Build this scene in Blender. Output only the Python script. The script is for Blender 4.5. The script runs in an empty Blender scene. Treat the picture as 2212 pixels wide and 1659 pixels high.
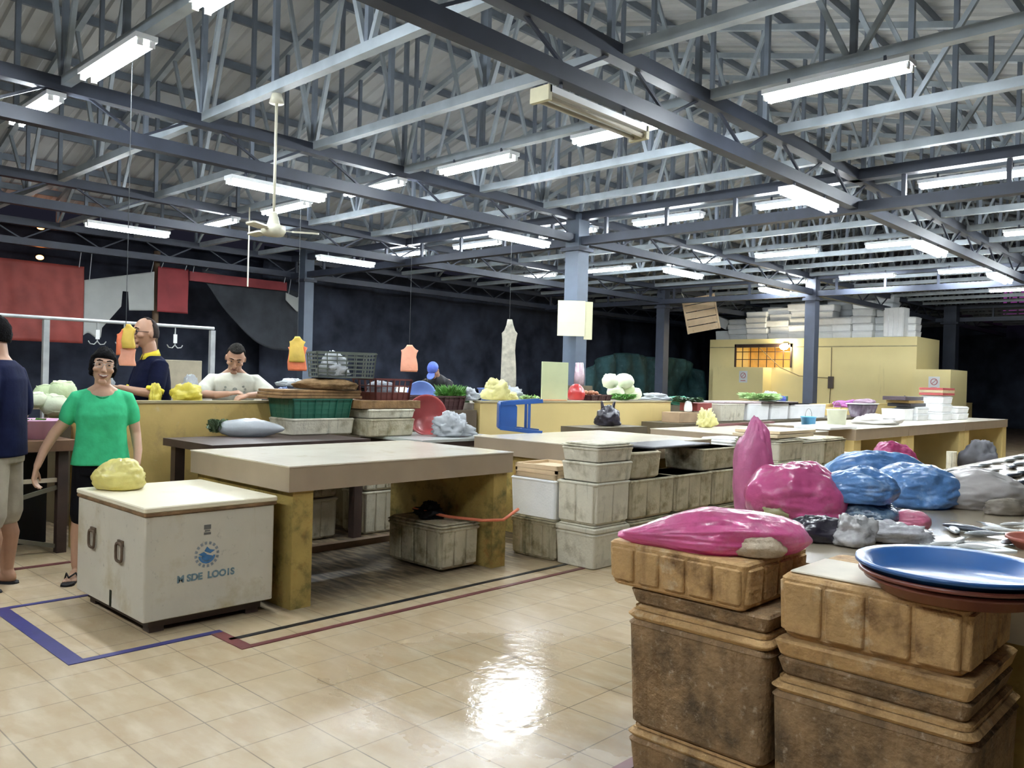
import bpy, bmesh, math, random
from mathutils import Vector, Matrix, noise, Euler
random.seed(7)
C = bpy.context.scene.collection
SC = bpy.context.scene

# ------------------------------------------------------------ camera
FPX, CX, CY = 1788.0, 1106.0, 829.5
EYE = Vector((0, 0, 1.41))
_xc = Vector((2800-CX, -(865-CY), -FPX)).normalized()
_yc = Vector((-780-CX, -(770-CY), -FPX)).normalized()
_yc = (_yc - _xc*_xc.dot(_yc)).normalized()
_zc = _xc.cross(_yc)
ROT = Matrix((_xc, _yc, _zc))
cam_d = bpy.data.cameras.new('camera'); cam = bpy.data.objects.new('camera', cam_d); C.objects.link(cam)
cam_d.sensor_width = 36; cam_d.lens = FPX/2212*36; cam_d.clip_start = .05; cam_d.clip_end = 300
cam.matrix_world = Matrix.Translation(EYE) @ ROT.to_4x4()
SC.camera = cam
# ------------------------------------------------------------ world and exposure
w = bpy.data.worlds.new('night'); SC.world = w; w.use_nodes = True
w.node_tree.nodes['Background'].inputs[0].default_value = (.003, .003, .005, 1)
w.node_tree.nodes['Background'].inputs[1].default_value = 1.0
SC.view_settings.view_transform = 'Standard'; SC.view_settings.look = 'None'
SC.view_settings.gamma = 1; SC.view_settings.use_curve_mapping = False
SC.view_settings.exposure = 1.95
LAMP = 34.0      # strength of every fluorescent tube

# ------------------------------------------------------------ measuring helpers
def ray(px, py): return ROT @ Vector((px-CX, -(py-CY), -FPX))
def on(px, py, ax, v):
    d = ray(px, py); return EYE + d*((v-EYE[ax])/d[ax])
def atz(px, py, v=0.0): return on(px, py, 2, v)
def aty(px, py, v): return on(px, py, 1, v)
def atx(px, py, v): return on(px, py, 0, v)
FWD = (ROT @ Vector((0, 0, -1))); LAT = (ROT @ Vector((1, 0, 0)))
def dep(p): return (p-EYE).dot(FWD)
YAW = math.atan2(LAT.y, LAT.x)
def fit(x0, y0, x1, y1, Y=None, Z=None):
    a = aty((x0+x1)/2, y1, Y) if Y is not None else atz((x0+x1)/2, y1, Z)
    k = dep(a)/FPX
    return a, (x1-x0)*k, (y1-y0)*k

# ------------------------------------------------------------ materials
_m = {}
def mat(name, col, rough=.6, var=.12, sc=6, bump=0.0, bsc=30, dirt=None, metal=0, coat=0, emit=0, trans=0, alpha=1, streak=None):
    if name in _m: return _m[name]
    m = bpy.data.materials.new(name); m.use_nodes = True; n = m.node_tree.nodes; l = m.node_tree.links
    b = n['Principled BSDF']; b.inputs['Roughness'].default_value = rough; b.inputs['Metallic'].default_value = metal
    b.inputs['Specular IOR Level'].default_value = .12 if rough >= .8 else (.3 if rough >= .6 else .5)
    b.inputs['Coat Weight'].default_value = coat; b.inputs['Coat Roughness'].default_value = .15
    b.inputs['Alpha'].default_value = alpha
    tc = n.new('ShaderNodeTexCoord')
    nz = n.new('ShaderNodeTexNoise'); nz.inputs['Scale'].default_value = sc; nz.inputs['Detail'].default_value = 6
    l.new(tc.outputs['Object'], nz.inputs['Vector'])
    r = n.new('ShaderNodeValToRGB'); r.color_ramp.elements[0].position = .3; r.color_ramp.elements[1].position = .7
    r.color_ramp.elements[0].color = tuple(c*(1-var) for c in col)+(1,)
    r.color_ramp.elements[1].color = tuple(min(1, c*(1+var)) for c in col)+(1,)
    l.new(nz.outputs['Fac'], r.inputs[0]); out = r.outputs[0]
    def layer(out, dcol, amt, dsc, stretch=(1, 1, 1), seed=0):
        mp = n.new('ShaderNodeMapping'); mp.inputs['Scale'].default_value = stretch; mp.inputs['Location'].default_value = (seed, seed*2, 0)
        l.new(tc.outputs['Object'], mp.inputs[0])
        d = n.new('ShaderNodeTexNoise'); d.inputs['Scale'].default_value = dsc; d.inputs['Detail'].default_value = 8; d.inputs['Roughness'].default_value = .65
        l.new(mp.outputs[0], d.inputs['Vector'])
        rr = n.new('ShaderNodeValToRGB'); rr.color_ramp.elements[0].position = .62-.3*amt; rr.color_ramp.elements[1].position = .85-.3*amt
        l.new(d.outputs['Fac'], rr.inputs[0])
        mx = n.new('ShaderNodeMix'); mx.data_type = 'RGBA'; mx.inputs[7].default_value = tuple(dcol)+(1,)
        l.new(rr.outputs[0], mx.inputs[0]); l.new(out, mx.inputs[6]); return mx.outputs[2]
    if dirt:
        for i, d in enumerate(dirt if isinstance(dirt, list) else [dirt]): out = layer(out, d[0], d[1], d[2], (1, 1, 1), i*3.1)
    if streak: out = layer(out, streak[0], streak[1], streak[2], (1, 1, .12), 5)
    l.new(out, b.inputs['Base Color'])
    if bump:
        bn = n.new('ShaderNodeTexNoise'); bn.inputs['Scale'].default_value = bsc; bn.inputs['Detail'].default_value = 5
        l.new(tc.outputs['Object'], bn.inputs['Vector'])
        bp = n.new('ShaderNodeBump'); bp.inputs['Strength'].default_value = bump; bp.inputs['Distance'].default_value = .02
        l.new(bn.outputs['Fac'], bp.inputs['Height']); l.new(bp.outputs[0], b.inputs['Normal'])
    if emit:
        b.inputs['Emission Color'].default_value = tuple(col)+(1,); b.inputs['Emission Strength'].default_value = emit
    if trans:
        t = n.new('ShaderNodeBsdfTranslucent'); l.new(out, t.inputs[0]); ms = n.new('ShaderNodeMixShader'); ms.inputs[0].default_value = trans
        l.new(b.outputs[0], ms.inputs[1]); l.new(t.outputs[0], ms.inputs[2]); l.new(ms.outputs[0], n['Material Output'].inputs[0])
    _m[name] = m; return m

steel = mat('painted_steel', (.034, .042, .064), .5, .15, 4)
steel_l = mat('pale_steel', (.34, .39, .43), .5, .15, 4)
steel_m = mat('web_steel', (.16, .19, .235), .5, .15, 4)
roofm = mat('roof_sheet', (.50, .52, .53), .7, .1, 1.2)
plain_w = mat('white_plastic', (.8, .82, .82), .4, .04)
foam_w = mat('foam_white', (.88, .90, .91), .7, .05, 5, .15, 60)
foam_g = mat('foam_mouldy', (.47, .42, .30), .8, .15, 5, .3, 50, dirt=[((.20, .17, .09), .45, 7), ((.05, .075, .03), .25, 5)], streak=((.08, .09, .05), .3, 12))
foam_l = mat('foam_soiled', (.60, .57, .46), .8, .1, 5, .25, 50, dirt=[((.27, .23, .15), .3, 6)], streak=((.12, .12, .08), .2, 14))
foam_b = mat('foam_brown', (.29, .185, .095), .7, .3, 9, .8, 40, dirt=[((.085, .06, .035), .55, 6), ((.60, .50, .38), .12, 30)], streak=((.16, .09, .035), .28, 14))
foam_t = mat('foam_brown_top', (.54, .34, .15), .65, .25, 6, .6, 40, dirt=[((.15, .08, .035), .46, 6), ((.72, .62, .45), .18, 9)], streak=((.22, .12, .05), .2, 11))
ywall = mat('yellow_paint', (.55, .39, .13), .55, .1, 2.5, .1, 20, dirt=[((.28, .20, .09), .22, 3.2), ((.62, .58, .45), .02, 5)])
ywall2 = mat('yellow_paint_clean', (.68, .53, .22), .6, .05, 1.2, .05, 20, streak=((.36, .28, .14), .06, 2.5))
ypost = mat('yellow_paint_mossy', (.38, .27, .08), .6, .15, 4, .3, 30, dirt=[((.30, .11, .03), .25, 5), ((.05, .06, .02), .4, 6)])
tabt = mat('table_tile', (.74, .68, .57), .22, .05, 3, 0, dirt=((.50, .42, .30), .15, 5), coat=.3)
tabf = mat('table_fascia', (.34, .265, .185), .4, .06, 4)
dark = mat('dark_wood', (.05, .03, .025), .5, .3, 6)
wood = mat('stained_wood', (.24, .14, .06), .6, .35, 8, .3, 30, streak=((.1, .05, .02), .3, 9))
pale_wood = mat('pale_wood', (.62, .47, .30), .6, .1, 5, dirt=((.30, .15, .07), .1, 9))
netm = mat('shade_net', (.036, .043, .064), .85, .5, 1.5, .4, 3)
red_tarp = mat('red_tarp', (.24, .045, .036), .6, .18, 3, .2, 4)
skinF = mat('skin_light', (.50, .30, .20), .5, .06, 12)
skinM = mat('skin_tan', (.40, .225, .145), .5, .06, 12)
black = mat('black', (.006, .006, .008), .6, .1)
hairm = mat('black_hair', (.004, .0035, .004), .85, .3, 40, .5, 90)

# ------------------------------------------------------------ mesh helper
class MB:
    def __init__(s): s.v = []; s.f = []
    def add(s, vs, fs):
        o = len(s.v); s.v += [tuple(v) for v in vs]; s.f += [tuple(i+o for i in f) for f in fs]; return s
    def box(s, x0, x1, y0, y1, z0, z1, t=0, M=None):
        vs = [Vector(p) for p in ((x0+t, y0+t, z0), (x1-t, y0+t, z0), (x1-t, y1-t, z0), (x0+t, y1-t, z0), (x0, y0, z1), (x1, y0, z1), (x1, y1, z1), (x0, y1, z1))]
        if M is not None: vs = [M @ v for v in vs]
        return s.add(vs, [(3, 2, 1, 0), (4, 5, 6, 7), (0, 1, 5, 4), (1, 2, 6, 5), (2, 3, 7, 6), (3, 0, 4, 7)])
    def rbox(s, x0, x1, y0, y1, z0, z1, r=.02, t=0, n=5, M=None):
        """box with rounded vertical edges, softened top and bottom edge, walls tapering in by t at the foot"""
        def ring(z, ins, rr):
            out = []
            for cx, cy, a0 in ((x1-ins-rr, y1-ins-rr, 0), (x0+ins+rr, y1-ins-rr, 90), (x0+ins+rr, y0+ins+rr, 180), (x1-ins-rr, y0+ins+rr, 270)):
                for k in range(n+1):
                    a = math.radians(a0+90*k/n); out.append(Vector((cx+rr*math.cos(a), cy+rr*math.sin(a), z)))
            return out
        q = r*.4
        rings = [ring(z0, t+q, r), ring(z0+q, t, r), ring(z1-q, 0, r), ring(z1, q, r)]
        N = len(rings[0]); vs = [v for g in rings for v in g]
        if M is not None: vs = [M @ v for v in vs]
        fs = [tuple(range(N-1, -1, -1)), tuple(range(3*N, 4*N))]
        for j in range(3):
            for i in range(N): fs.append((j*N+i, j*N+(i+1) % N, (j+1)*N+(i+1) % N, (j+1)*N+i))
        return s.add(vs, fs)
    def bar(s, a, b, w=.05, h=None, up=(0, 0, 1)):
        a = Vector(a); b = Vector(b); h = h or w; d = (b-a)
        L = d.length; d.normalize(); u = Vector(up)
        if abs(d.dot(u)) > .95: u = Vector((1, 0, 0)) if abs(d.x) < .9 else Vector((0, 1, 0))
        x = d.cross(u).normalized(); z = x.cross(d)
        M = Matrix((x, d, z)).transposed().to_4x4(); M.translation = a
        return s.box(-w/2, w/2, 0, L, -h/2, h/2, 0, M)
    def tube(s, pts, rad, n=8, cap=True, ell=None):
        pts = [Vector(p) for p in pts]
        if not hasattr(rad, '__len__'): rad = [rad]*len(pts)
        o = len(s.v); prev = None; N = len(pts); vs = []
        for i, p in enumerate(pts):
            d = (pts[min(i+1, N-1)]-pts[max(i-1, 0)]).normalized()
            if prev is None:
                u = Vector((0, 0, 1)) if abs(d.z) < .9 else Vector((1, 0, 0)); x = d.cross(u).normalized()
            else: x = (prev - d*prev.dot(d)).normalized()
            prev = x; y = d.cross(x)
            for k in range(n):
                a = 2*math.pi*k/n; vs.append(p+(x*math.cos(a)+y*math.sin(a))*rad[i])
        fs = []
        for j in range(N-1):
            for i in range(n): fs.append((j*n+i, j*n+(i+1) % n, (j+1)*n+(i+1) % n, (j+1)*n+i))
        if cap: fs += [tuple(range(n-1, -1, -1)), tuple(range((N-1)*n, N*n))]
        return s.add(vs, fs)
    def limb(s, pts, rad, n=14):
        """tapered limb with rounded ends"""
        pts = [Vector(p) for p in pts]; a = (pts[0]-pts[1]).normalized(); b = (pts[-1]-pts[-2]).normalized()
        P = [pts[0]+a*rad[0]*.95, pts[0]+a*rad[0]*.6]+pts+[pts[-1]+b*rad[-1]*.6, pts[-1]+b*rad[-1]*.95]
        R = [rad[0]*.25, rad[0]*.8]+list(rad)+[rad[-1]*.8, rad[-1]*.25]
        return s.tube(P, R, n)
    def rings(s, rs, n=24, cap=True):
        """rs: (z, cx, cy, rx, ry) stacked ellipses (superelliptic)"""
        vs = []; fs = []
        for z, cx, cy, rx, ry in rs:
            for k in range(n):
                a = 2*math.pi*k/n; c, q = math.cos(a), math.sin(a)
                e = .8; vs.append((cx+rx*math.copysign(abs(c)**e, c), cy+ry*math.copysign(abs(q)**e, q), z))
        for j in range(len(rs)-1):
            for i in range(n): fs.append((j*n+i, j*n+(i+1) % n, (j+1)*n+(i+1) % n, (j+1)*n+i))
        if cap: fs += [tuple(range(n-1, -1, -1)), tuple(range((len(rs)-1)*n, len(rs)*n))]
        return s.add(vs, fs)
    def lathe(s, prof, n=32, M=None):
        vs = []; fs = []
        for r, z in prof:
            for k in range(n):
                a = 2*math.pi*k/n; v = Vector((r*math.cos(a), r*math.sin(a), z)); vs.append(M @ v if M is not None else v)
        for j in range(len(prof)-1):
            for i in range(n): fs.append((j*n+i, j*n+(i+1) % n, (j+1)*n+(i+1) % n, (j+1)*n+i))
        return s.add(vs, fs)
    def ball(s, c, r, nu=16, nv=10, fn=None, M=None):
        if not hasattr(r, '__len__'): r = (r, r, r)
        vs = []; fs = []; c = Vector(c)
        for j in range(nv+1):
            t = math.pi*j/nv
            for i in range(nu):
                a = 2*math.pi*i/nu; d = Vector((math.sin(t)*math.cos(a), math.sin(t)*math.sin(a), -math.cos(t)))
                if fn: d = fn(d)
                p = Vector((d.x*r[0], d.y*r[1], d.z*r[2]))
                vs.append((M @ p if M is not None else p)+c)
        for j in range(nv):
            for i in range(nu): fs.append((j*nu+i, j*nu+(i+1) % nu, (j+1)*nu+(i+1) % nu, (j+1)*nu+i))
        return s.add(vs, fs)
    def build(s, name, m, parent=None, smooth=False, loc=None, rot=None, solid=0):
        me = bpy.data.meshes.new(name); me.from_pydata(s.v, [], s.f); me.update()
        if smooth:
            bm = bmesh.new(); bm.from_mesh(me); bmesh.ops.remove_doubles(bm, verts=bm.verts, dist=1e-5); bmesh.ops.recalc_face_normals(bm, faces=bm.faces); bm.to_mesh(me); bm.free()
            for p in me.polygons: p.use_smooth = True
        o = bpy.data.objects.new(name, me); me.materials.append(m); C.objects.link(o); o.parent = parent
        if loc is not None: o.location = loc
        if rot is not None: o.rotation_euler = rot if hasattr(rot, '__len__') else (0, 0, rot)
        if solid:
            md = o.modifiers.new('t', 'SOLIDIFY'); md.thickness = solid; md.offset = 0
        return o

def tag(o, label=None, cat=None, group=None, kind=None):
    if label: o['label'] = label
    if cat: o['category'] = cat
    if group: o['group'] = group
    if kind: o['kind'] = kind
    return o
def thing(name, label, cat, loc=(0, 0, 0), rz=0, group=None):
    o = bpy.data.objects.new(name, None); C.objects.link(o); o.location = loc
    o.rotation_euler = rz if hasattr(rz, '__len__') else (0, 0, rz); o.empty_display_size = .1
    return tag(o, label, cat, group)
_kids = {}
def dup(root, loc=None, rz=None, label=None, group=None):
    r = root.copy(); C.objects.link(r)
    if loc is not None: r.location = loc
    if rz is not None: r.rotation_euler = rz if hasattr(rz, '__len__') else (0, 0, rz)
    if label: r['label'] = label
    if group: r['group'] = group
    for ch in [c for c in C.objects if c.parent == root]:
        c = ch.copy(); C.objects.link(c); c.parent = r
        for g in [q for q in C.objects if q.parent == ch]:
            d = g.copy(); C.objects.link(d); d.parent = c
    return r
def struct(o): o['kind'] = 'structure'; return o

#==SETTING==
WET = atz(1110, 1470)
def floor_mat():
    m = bpy.data.materials.new('wet_tiles'); m.use_nodes = True; n = m.node_tree.nodes; l = m.node_tree.links; b = n['Principled BSDF']
    tc = n.new('ShaderNodeTexCoord')
    mp = n.new('ShaderNodeMapping'); mp.inputs['Location'].default_value = (-.083, -.15, 0); l.new(tc.outputs['Object'], mp.inputs[0])
    br = n.new('ShaderNodeTexBrick'); br.offset = 0; br.inputs['Scale'].default_value = 1; br.inputs['Brick Width'].default_value = .3; br.inputs['Row Height'].default_value = .3
    br.inputs['Mortar Size'].default_value = .003; br.inputs['Mortar Smooth'].default_value = .2
    br.inputs['Color1'].default_value = (.42, .33, .205, 1); br.inputs['Color2'].default_value = (.405, .315, .195, 1); br.inputs['Mortar'].default_value = (.15, .12, .08, 1)
    l.new(mp.outputs[0], br.inputs['Vector'])
    def nz(sc, st=(1, 1, 1), det=6, p0=.45, p1=.65):
        m2 = n.new('ShaderNodeMapping'); m2.inputs['Scale'].default_value = st; l.new(tc.outputs['Object'], m2.inputs[0])
        q = n.new('ShaderNodeTexNoise'); q.inputs['Scale'].default_value = sc; q.inputs['Detail'].default_value = det; l.new(m2.outputs[0], q.inputs['Vector'])
        r = n.new('ShaderNodeValToRGB'); r.color_ramp.elements[0].position = p0; r.color_ramp.elements[1].position = p1; l.new(q.outputs['Fac'], r.inputs[0]); return r.outputs[0], q
    def mix(a, col, fac, k=1):
        mu = n.new('ShaderNodeMath'); mu.operation = 'MULTIPLY'; mu.inputs[1].default_value = k; l.new(fac, mu.inputs[0])
        x = n.new('ShaderNodeMix'); x.data_type = 'RGBA'; x.inputs[7].default_value = col+(1,); l.new(mu.outputs[0], x.inputs[0]); l.new(a, x.inputs[6]); return x.outputs[2]
    o = br.outputs['Color']
    f1, q1 = nz(9, (1, .35, 1), 7, .46, .8); o = mix(o, (.30, .18, .07), f1, .5)
    f2, q2 = nz(1.6, (1, 1, 1), 8, .42, .8); o = mix(o, (.30, .20, .10), f2, .35)
    f3, q3 = nz(6, (2, .6, 1), 7, .2, .5)
    f3i = n.new('ShaderNodeMath'); f3i.operation = 'SUBTRACT'; f3i.inputs[0].default_value = 1; l.new(f3, f3i.inputs[1]); o = mix(o, (.60, .53, .40), f3i.outputs[0], .45)
    # trodden dirt under the market tables and beyond, darkened to carry the shade there
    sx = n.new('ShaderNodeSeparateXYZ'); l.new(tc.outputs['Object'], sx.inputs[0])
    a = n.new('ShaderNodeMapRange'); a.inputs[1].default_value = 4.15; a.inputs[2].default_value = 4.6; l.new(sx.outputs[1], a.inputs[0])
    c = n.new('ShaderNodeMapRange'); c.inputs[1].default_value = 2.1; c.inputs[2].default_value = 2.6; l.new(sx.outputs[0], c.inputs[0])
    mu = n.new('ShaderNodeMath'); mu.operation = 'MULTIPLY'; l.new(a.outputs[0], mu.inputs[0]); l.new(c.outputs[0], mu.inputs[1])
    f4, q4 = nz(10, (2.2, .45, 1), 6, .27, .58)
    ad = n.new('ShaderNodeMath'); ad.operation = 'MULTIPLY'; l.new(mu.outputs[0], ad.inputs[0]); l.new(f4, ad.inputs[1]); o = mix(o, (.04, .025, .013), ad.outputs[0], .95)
    l.new(o, b.inputs['Base Color'])
    fr, qr = nz(7, (1, .6, 1), 6, .3, .7)
    # a puddled, freshly wet patch in the aisle; elsewhere the tiles are only damp
    dn = n.new('ShaderNodeVectorMath'); dn.operation = 'DISTANCE'; dn.inputs[1].default_value = (WET.x, WET.y, 0); l.new(tc.outputs['Object'], dn.inputs[0])
    q1_ = n.new('ShaderNodeMath'); q1_.operation = 'MULTIPLY_ADD'; q1_.inputs[1].default_value = .5; l.new(q2.outputs['Fac'], q1_.inputs[0]); l.new(dn.outputs['Value'], q1_.inputs[2])
    wt_ = n.new('ShaderNodeMapRange'); wt_.inputs[1].default_value = .75; wt_.inputs[2].default_value = 1.5; wt_.inputs[3].default_value = .0; wt_.inputs[4].default_value = .36; l.new(q1_.outputs[0], wt_.inputs[0])
    mr = n.new('ShaderNodeMapRange'); mr.inputs[3].default_value = .06; mr.inputs[4].default_value = .18; l.new(fr, mr.inputs[0])
    sm_ = n.new('ShaderNodeMath'); sm_.operation = 'ADD'; l.new(mr.outputs[0], sm_.inputs[0]); l.new(wt_.outputs[0], sm_.inputs[1]); l.new(sm_.outputs[0], b.inputs['Roughness'])
    bn = n.new('ShaderNodeTexNoise'); bn.inputs['Scale'].default_value = 14; bn.inputs['Detail'].default_value = 4; l.new(tc.outputs['Object'], bn.inputs['Vector'])
    bp = n.new('ShaderNodeBump'); bp.inputs['Strength'].default_value = .2; bp.inputs['Distance'].default_value = .01; l.new(bn.outputs['Fac'], bp.inputs['Height']); l.new(bp.outputs[0], b.inputs['Normal'])
    return m
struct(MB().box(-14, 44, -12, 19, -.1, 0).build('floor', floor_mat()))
# roof: corrugated gable, ridge along X
RY, RZ, S1, S2 = 8.5, 7.37, .26, .31
def roof_z(y): return RZ-(RY-y)*S1 if y < RY else RZ-(y-RY)*S2
EY0, EY1 = -3.7, 17.9
rb = MB(); vs = []; fs = []; x = -12.0; prof = []
while x < 42:
    prof += [(x, 0), (x+.14, 0), (x+.17, .035), (x+.23, .035)]; x += .26
for (X, dz) in prof:
    for y in (EY0, RY, EY1): vs.append((X, y, roof_z(y)+dz+.06))
for i in range(len(prof)-1):
    for j in (0, 1): fs.append((i*3+j, i*3+j+1, i*3+j+4, i*3+j+3))
rb.add(vs, fs); struct(rb.build('ceiling', roofm))
# skylight sheets let into the roof, just under it
skm = mat('skylight_sheet', (.75, .80, .86), .4, .05, 3, trans=.3)
sk = MB()
sk.box(5.35, 6.25, 13.2, 15.0, 0, .01); v = sk.v
sk.v = [(a, b_, roof_z(b_)+.03+c) for a, b_, c in v]
tag(sk.build('skylight', skm), 'pale translucent roof sheet glowing above the left tables', 'skylight')
# purlins
y = EY0+.2; pur = []
while y < EY1:
    z = roof_z(y)-.02
    if abs(y-RY) > .05:
        o = MB().box(-12, 42, -.03, .03, -.06,   .05).build('roof_purlin', steel_m, loc=(0, y, z)) if not pur else None
        if pur: o = pur[0].copy(); C.objects.link(o); o.location = (0, y, z)
        tag(o, 'long grey steel purlin running under the corrugated roof sheets', 'roof beam', 'roof purlins'); pur.append(o)
    y += .98
# trusses spanning along Y at regular X, seated on the longitudinal girders
PIT = 1.45; NY = [8.5+PIT*k for k in range(-8, 7)]
meshes = {}
def strut_mesh(key, a, b, wd):
    if key not in meshes: meshes[key] = MB().bar(a, b, wd).build('web_strut', steel_l if 'd' in key else steel)
    o = meshes[key]
    if o.get('used'): o = o.copy(); C.objects.link(o)
    else: o['used'] = 1
    return o
truss0 = None
TX = [2.72+1.365*i for i in range(-4, 26)]
for i, X in enumerate(TX):
    t = thing('roof_truss', 'slender blue-grey lattice truss with V struts under the pale roof', 'roof truss', (X, 0, 0), 0, 'cross trusses under the roof')
    if truss0 is None:
        truss0 = t
        MB().box(-.045, .045, NY[0]-.3, NY[-1]+.2, 4.05, 4.14).build('bottom_chord', steel_l, t)
        b = MB()
        for ya, yb in ((NY[0]-.3, RY), (RY, NY[-1]+.2)): b.bar((0, ya, roof_z(ya)-.12), (0, yb, roof_z(yb)-.12), .08, .08)
        b.build('top_chord', steel_l, t)
        for k, y in enumerate(NY):
            MB().bar((0, y, 4.12), (0, y, roof_z(y)-.14), .05).build('web_strut', steel_m, t)
            for sgn in ((-1, 1) if k % 2 == 0 else ()):
                y2 = y+sgn*PIT*.62
                if NY[0] <= y2 <= NY[-1] or True:
                    if roof_z(y2) > 4.5: MB().bar((0, y+sgn*.04, 4.12), (0, y2, roof_z(y2)-.14), .045).build('web_strut', steel_l if (k+sgn) % 2 else steel_m, t)
    else:
        for ch in [c for c in C.objects if c.parent == truss0]:
            c = ch.copy(); C.objects.link(c); c.parent = t
_gs = {}
def gstrut(key, a, b, wd, par, x, y):
    if key in _gs: o = _gs[key].copy(); C.objects.link(o); o.parent = par
    else: o = _gs[key] = MB().bar(a, b, wd).build('web_strut', steel, par)
    o.location = (x, y, 0)
# longitudinal girders (two chords joined by V struts)
for gy, nm in ((-.4, 'behind the fish table'), (4.05, 'above the aisle in front of the tiled tables'), (8.5, 'along the row of the two nearest steel columns'), (12.85, 'beyond the vegetable stalls'), (17.0, 'closest to the dark net wall')):
    t = thing('roof_girder', 'twin-chord dark blue steel girder running lengthwise ' + nm, 'roof girder', (0, gy, 0))
    MB().box(-8, 40, -.06, .06, 4.0, 4.13).build('upper_chord', steel, t)
    MB().box(-8, 40, -.06, .06, 3.64, 3.77).build('lower_chord', steel, t)
    x = -3.4
    while x < 34:
        for sg in (-1, 1): gstrut('g%d' % sg, (0, 0, 3.75), (sg*.5, 0, 4.02), .025, t, x, 0)
        x += 1.365
for gx, nm in ((10.42, 'over the second tiled table'), (19.4, 'in front of the yellow store room'), (28.6, 'far behind the yellow store room')):
    t = thing('roof_girder', 'twin-chord dark steel girder crossing the hall ' + nm, 'roof girder', (gx, 0, 0))
    MB().box(-.07, .07, -3.5, 17, 4.0, 4.13).build('upper_chord', steel, t)
    MB().box(-.07, .07, -3.5, 17, 3.6, 3.73).build('lower_chord', steel, t)
    y = -3.2
    while y < 17: gstrut('v', (0, 0, 3.72), (0, 0, 4.01), .05, t, 0, y); y += 1.1125
# columns
for cx, cy, cw, lab in ((10.42, 8.5, .27, 'thick blue-grey steel column with cream sheets hung on it'), (10.42, 16.4, .24, 'grey steel column beside the orange bags and black crate'),
        (19.4, 8.5, .25, 'dark steel column in front of the yellow store room'), (19.6, 12.85, .26, 'dim steel column left of the hanging slatted crate'),
        (28.3, 7.9, .36, 'dim steel column right of the yellow store room')):
    z1 = 4.3 if cy > 16 else 4.1
    t = thing('steel_column', lab, 'column', (cx, cy, 0))
    MB().box(-cw/2, cw/2, -cw/2, cw/2, 0, z1).build('shaft', steel if cx > 11 else mat('column_paint', (.085, .11, .15), .4, .1, 4), t)
    MB().box(-cw*.75, cw*.75, -cw*.75, cw*.75, 0, .03).build('base_plate', steel, t)
    MB().box(-cw*.7, cw*.7, -cw*.7, cw*.7, 3.5, 3.56).build('cap_plate', steel, t)

# ------------------------------------------------------------ fluorescent lamps
tube_m = mat('lit_tube', (.90, .96, 1.0), .4, 0, emit=LAMP)
hous = mat('lamp_housing', (.75, .78, .8), .35, .03)
t = thing('strip_lamp', '', 'lamp')
MB().box(-.61, .61, -.085, .085, -.012, .03, .0).build('housing', hous, t)
for s in (-1, 1):
    MB().tube([(-.585, s*.046, -.040), (.585, s*.046, -.040)], .0205, 10).build('tube', tube_m, t, smooth=True)
    for e in (-.6, .585): MB().box(e, e+.015, s*.046-.022, s*.046+.022, -.062, -.012).build('lamp_holder', plain_w, t)
for e in (-.4, .4): MB().bar((e, 0, .03), (e, 0, .1), .02).build('bracket', steel, t)
lamp0 = t; first = True
def lamp(x, y, z, along, label, grp='lit strip lamps under the roof trusses'):
    global first
    rz = 0 if along == 'x' else math.pi/2
    if first: o = lamp0; o.location = (x, y, z); o.rotation_euler = (0, 0, rz); o['label'] = label; o['group'] = grp; first = False
    else: o = dup(lamp0, (x, y, z), rz, label, grp)
    return o
XR = [2.65, 6.77, 10.85, 14.92, 19.0]; YR = [2.85, 5.0, 7.1, 9.1, 11.3, 13.45]
ROWN = ['nearest', 'second', 'third', 'fourth', 'farthest']; 
COLN = {2.85: 'above the fish table side', 5.0: 'over the tiled tables', 7.1: 'over the low yellow wall', 9.1: 'just past the nearest column line', 11.3: 'over the rear stalls', 13.45: 'closest to the net wall'}
for i, X in enumerate(XR):
    for Y in YR:
        if X < 3 and Y < 4: continue
        if X < 3 and Y > 10: continue
        if X > 18 and Y > 10: continue
        z = 3.96
        lamp(X, Y-.02, z, 'y', 'bright crosswise strip lamp in the %s row, %s' % (ROWN[i], COLN[Y]))
lamp(23.1, 5.0, 3.96, 'y', 'small strip lamp at the far right edge near the purple glow')
for X, Y, lab in ((5.02, 8.55, 'lit lengthwise strip lamp left of the ceiling fan rod'), (5.05, 12.85, 'lit lengthwise strip lamp nearest the red tarpaulins'),
        (9.0, 12.85, 'lit lengthwise strip lamp just right of the left steel column'), (9.12, 8.55, 'lit lengthwise strip lamp just left of the column with cream sheets'),
        (9.05, 4.03, 'lit lengthwise strip lamp crossing the girder corner at upper right'), (13.7, 8.55, 'lit lengthwise strip lamp over the hanging slatted crate'),
        (13.25, 4.03, 'lit lengthwise strip lamp right of centre above the foam boxes'), (17.4, 8.5, 'lit lengthwise strip lamp in front of the store room roof'),
        (17.3, 4.03, 'lit lengthwise strip lamp far right on the near girder')):
    lamp(X, Y, 3.54, 'x', lab)
# extra lamps added out of view around the camera to even the light
for X, Y in ((2.65, .7), (-1.4, 2.85), (-1.4, 5.0), (-1.4, 7.1), (-1.4, .7)):
    lamp(X, Y, 3.96, 'y', 'crosswise strip lamp of the hall beside the photographer', 'strip lamps near the photographer')
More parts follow.
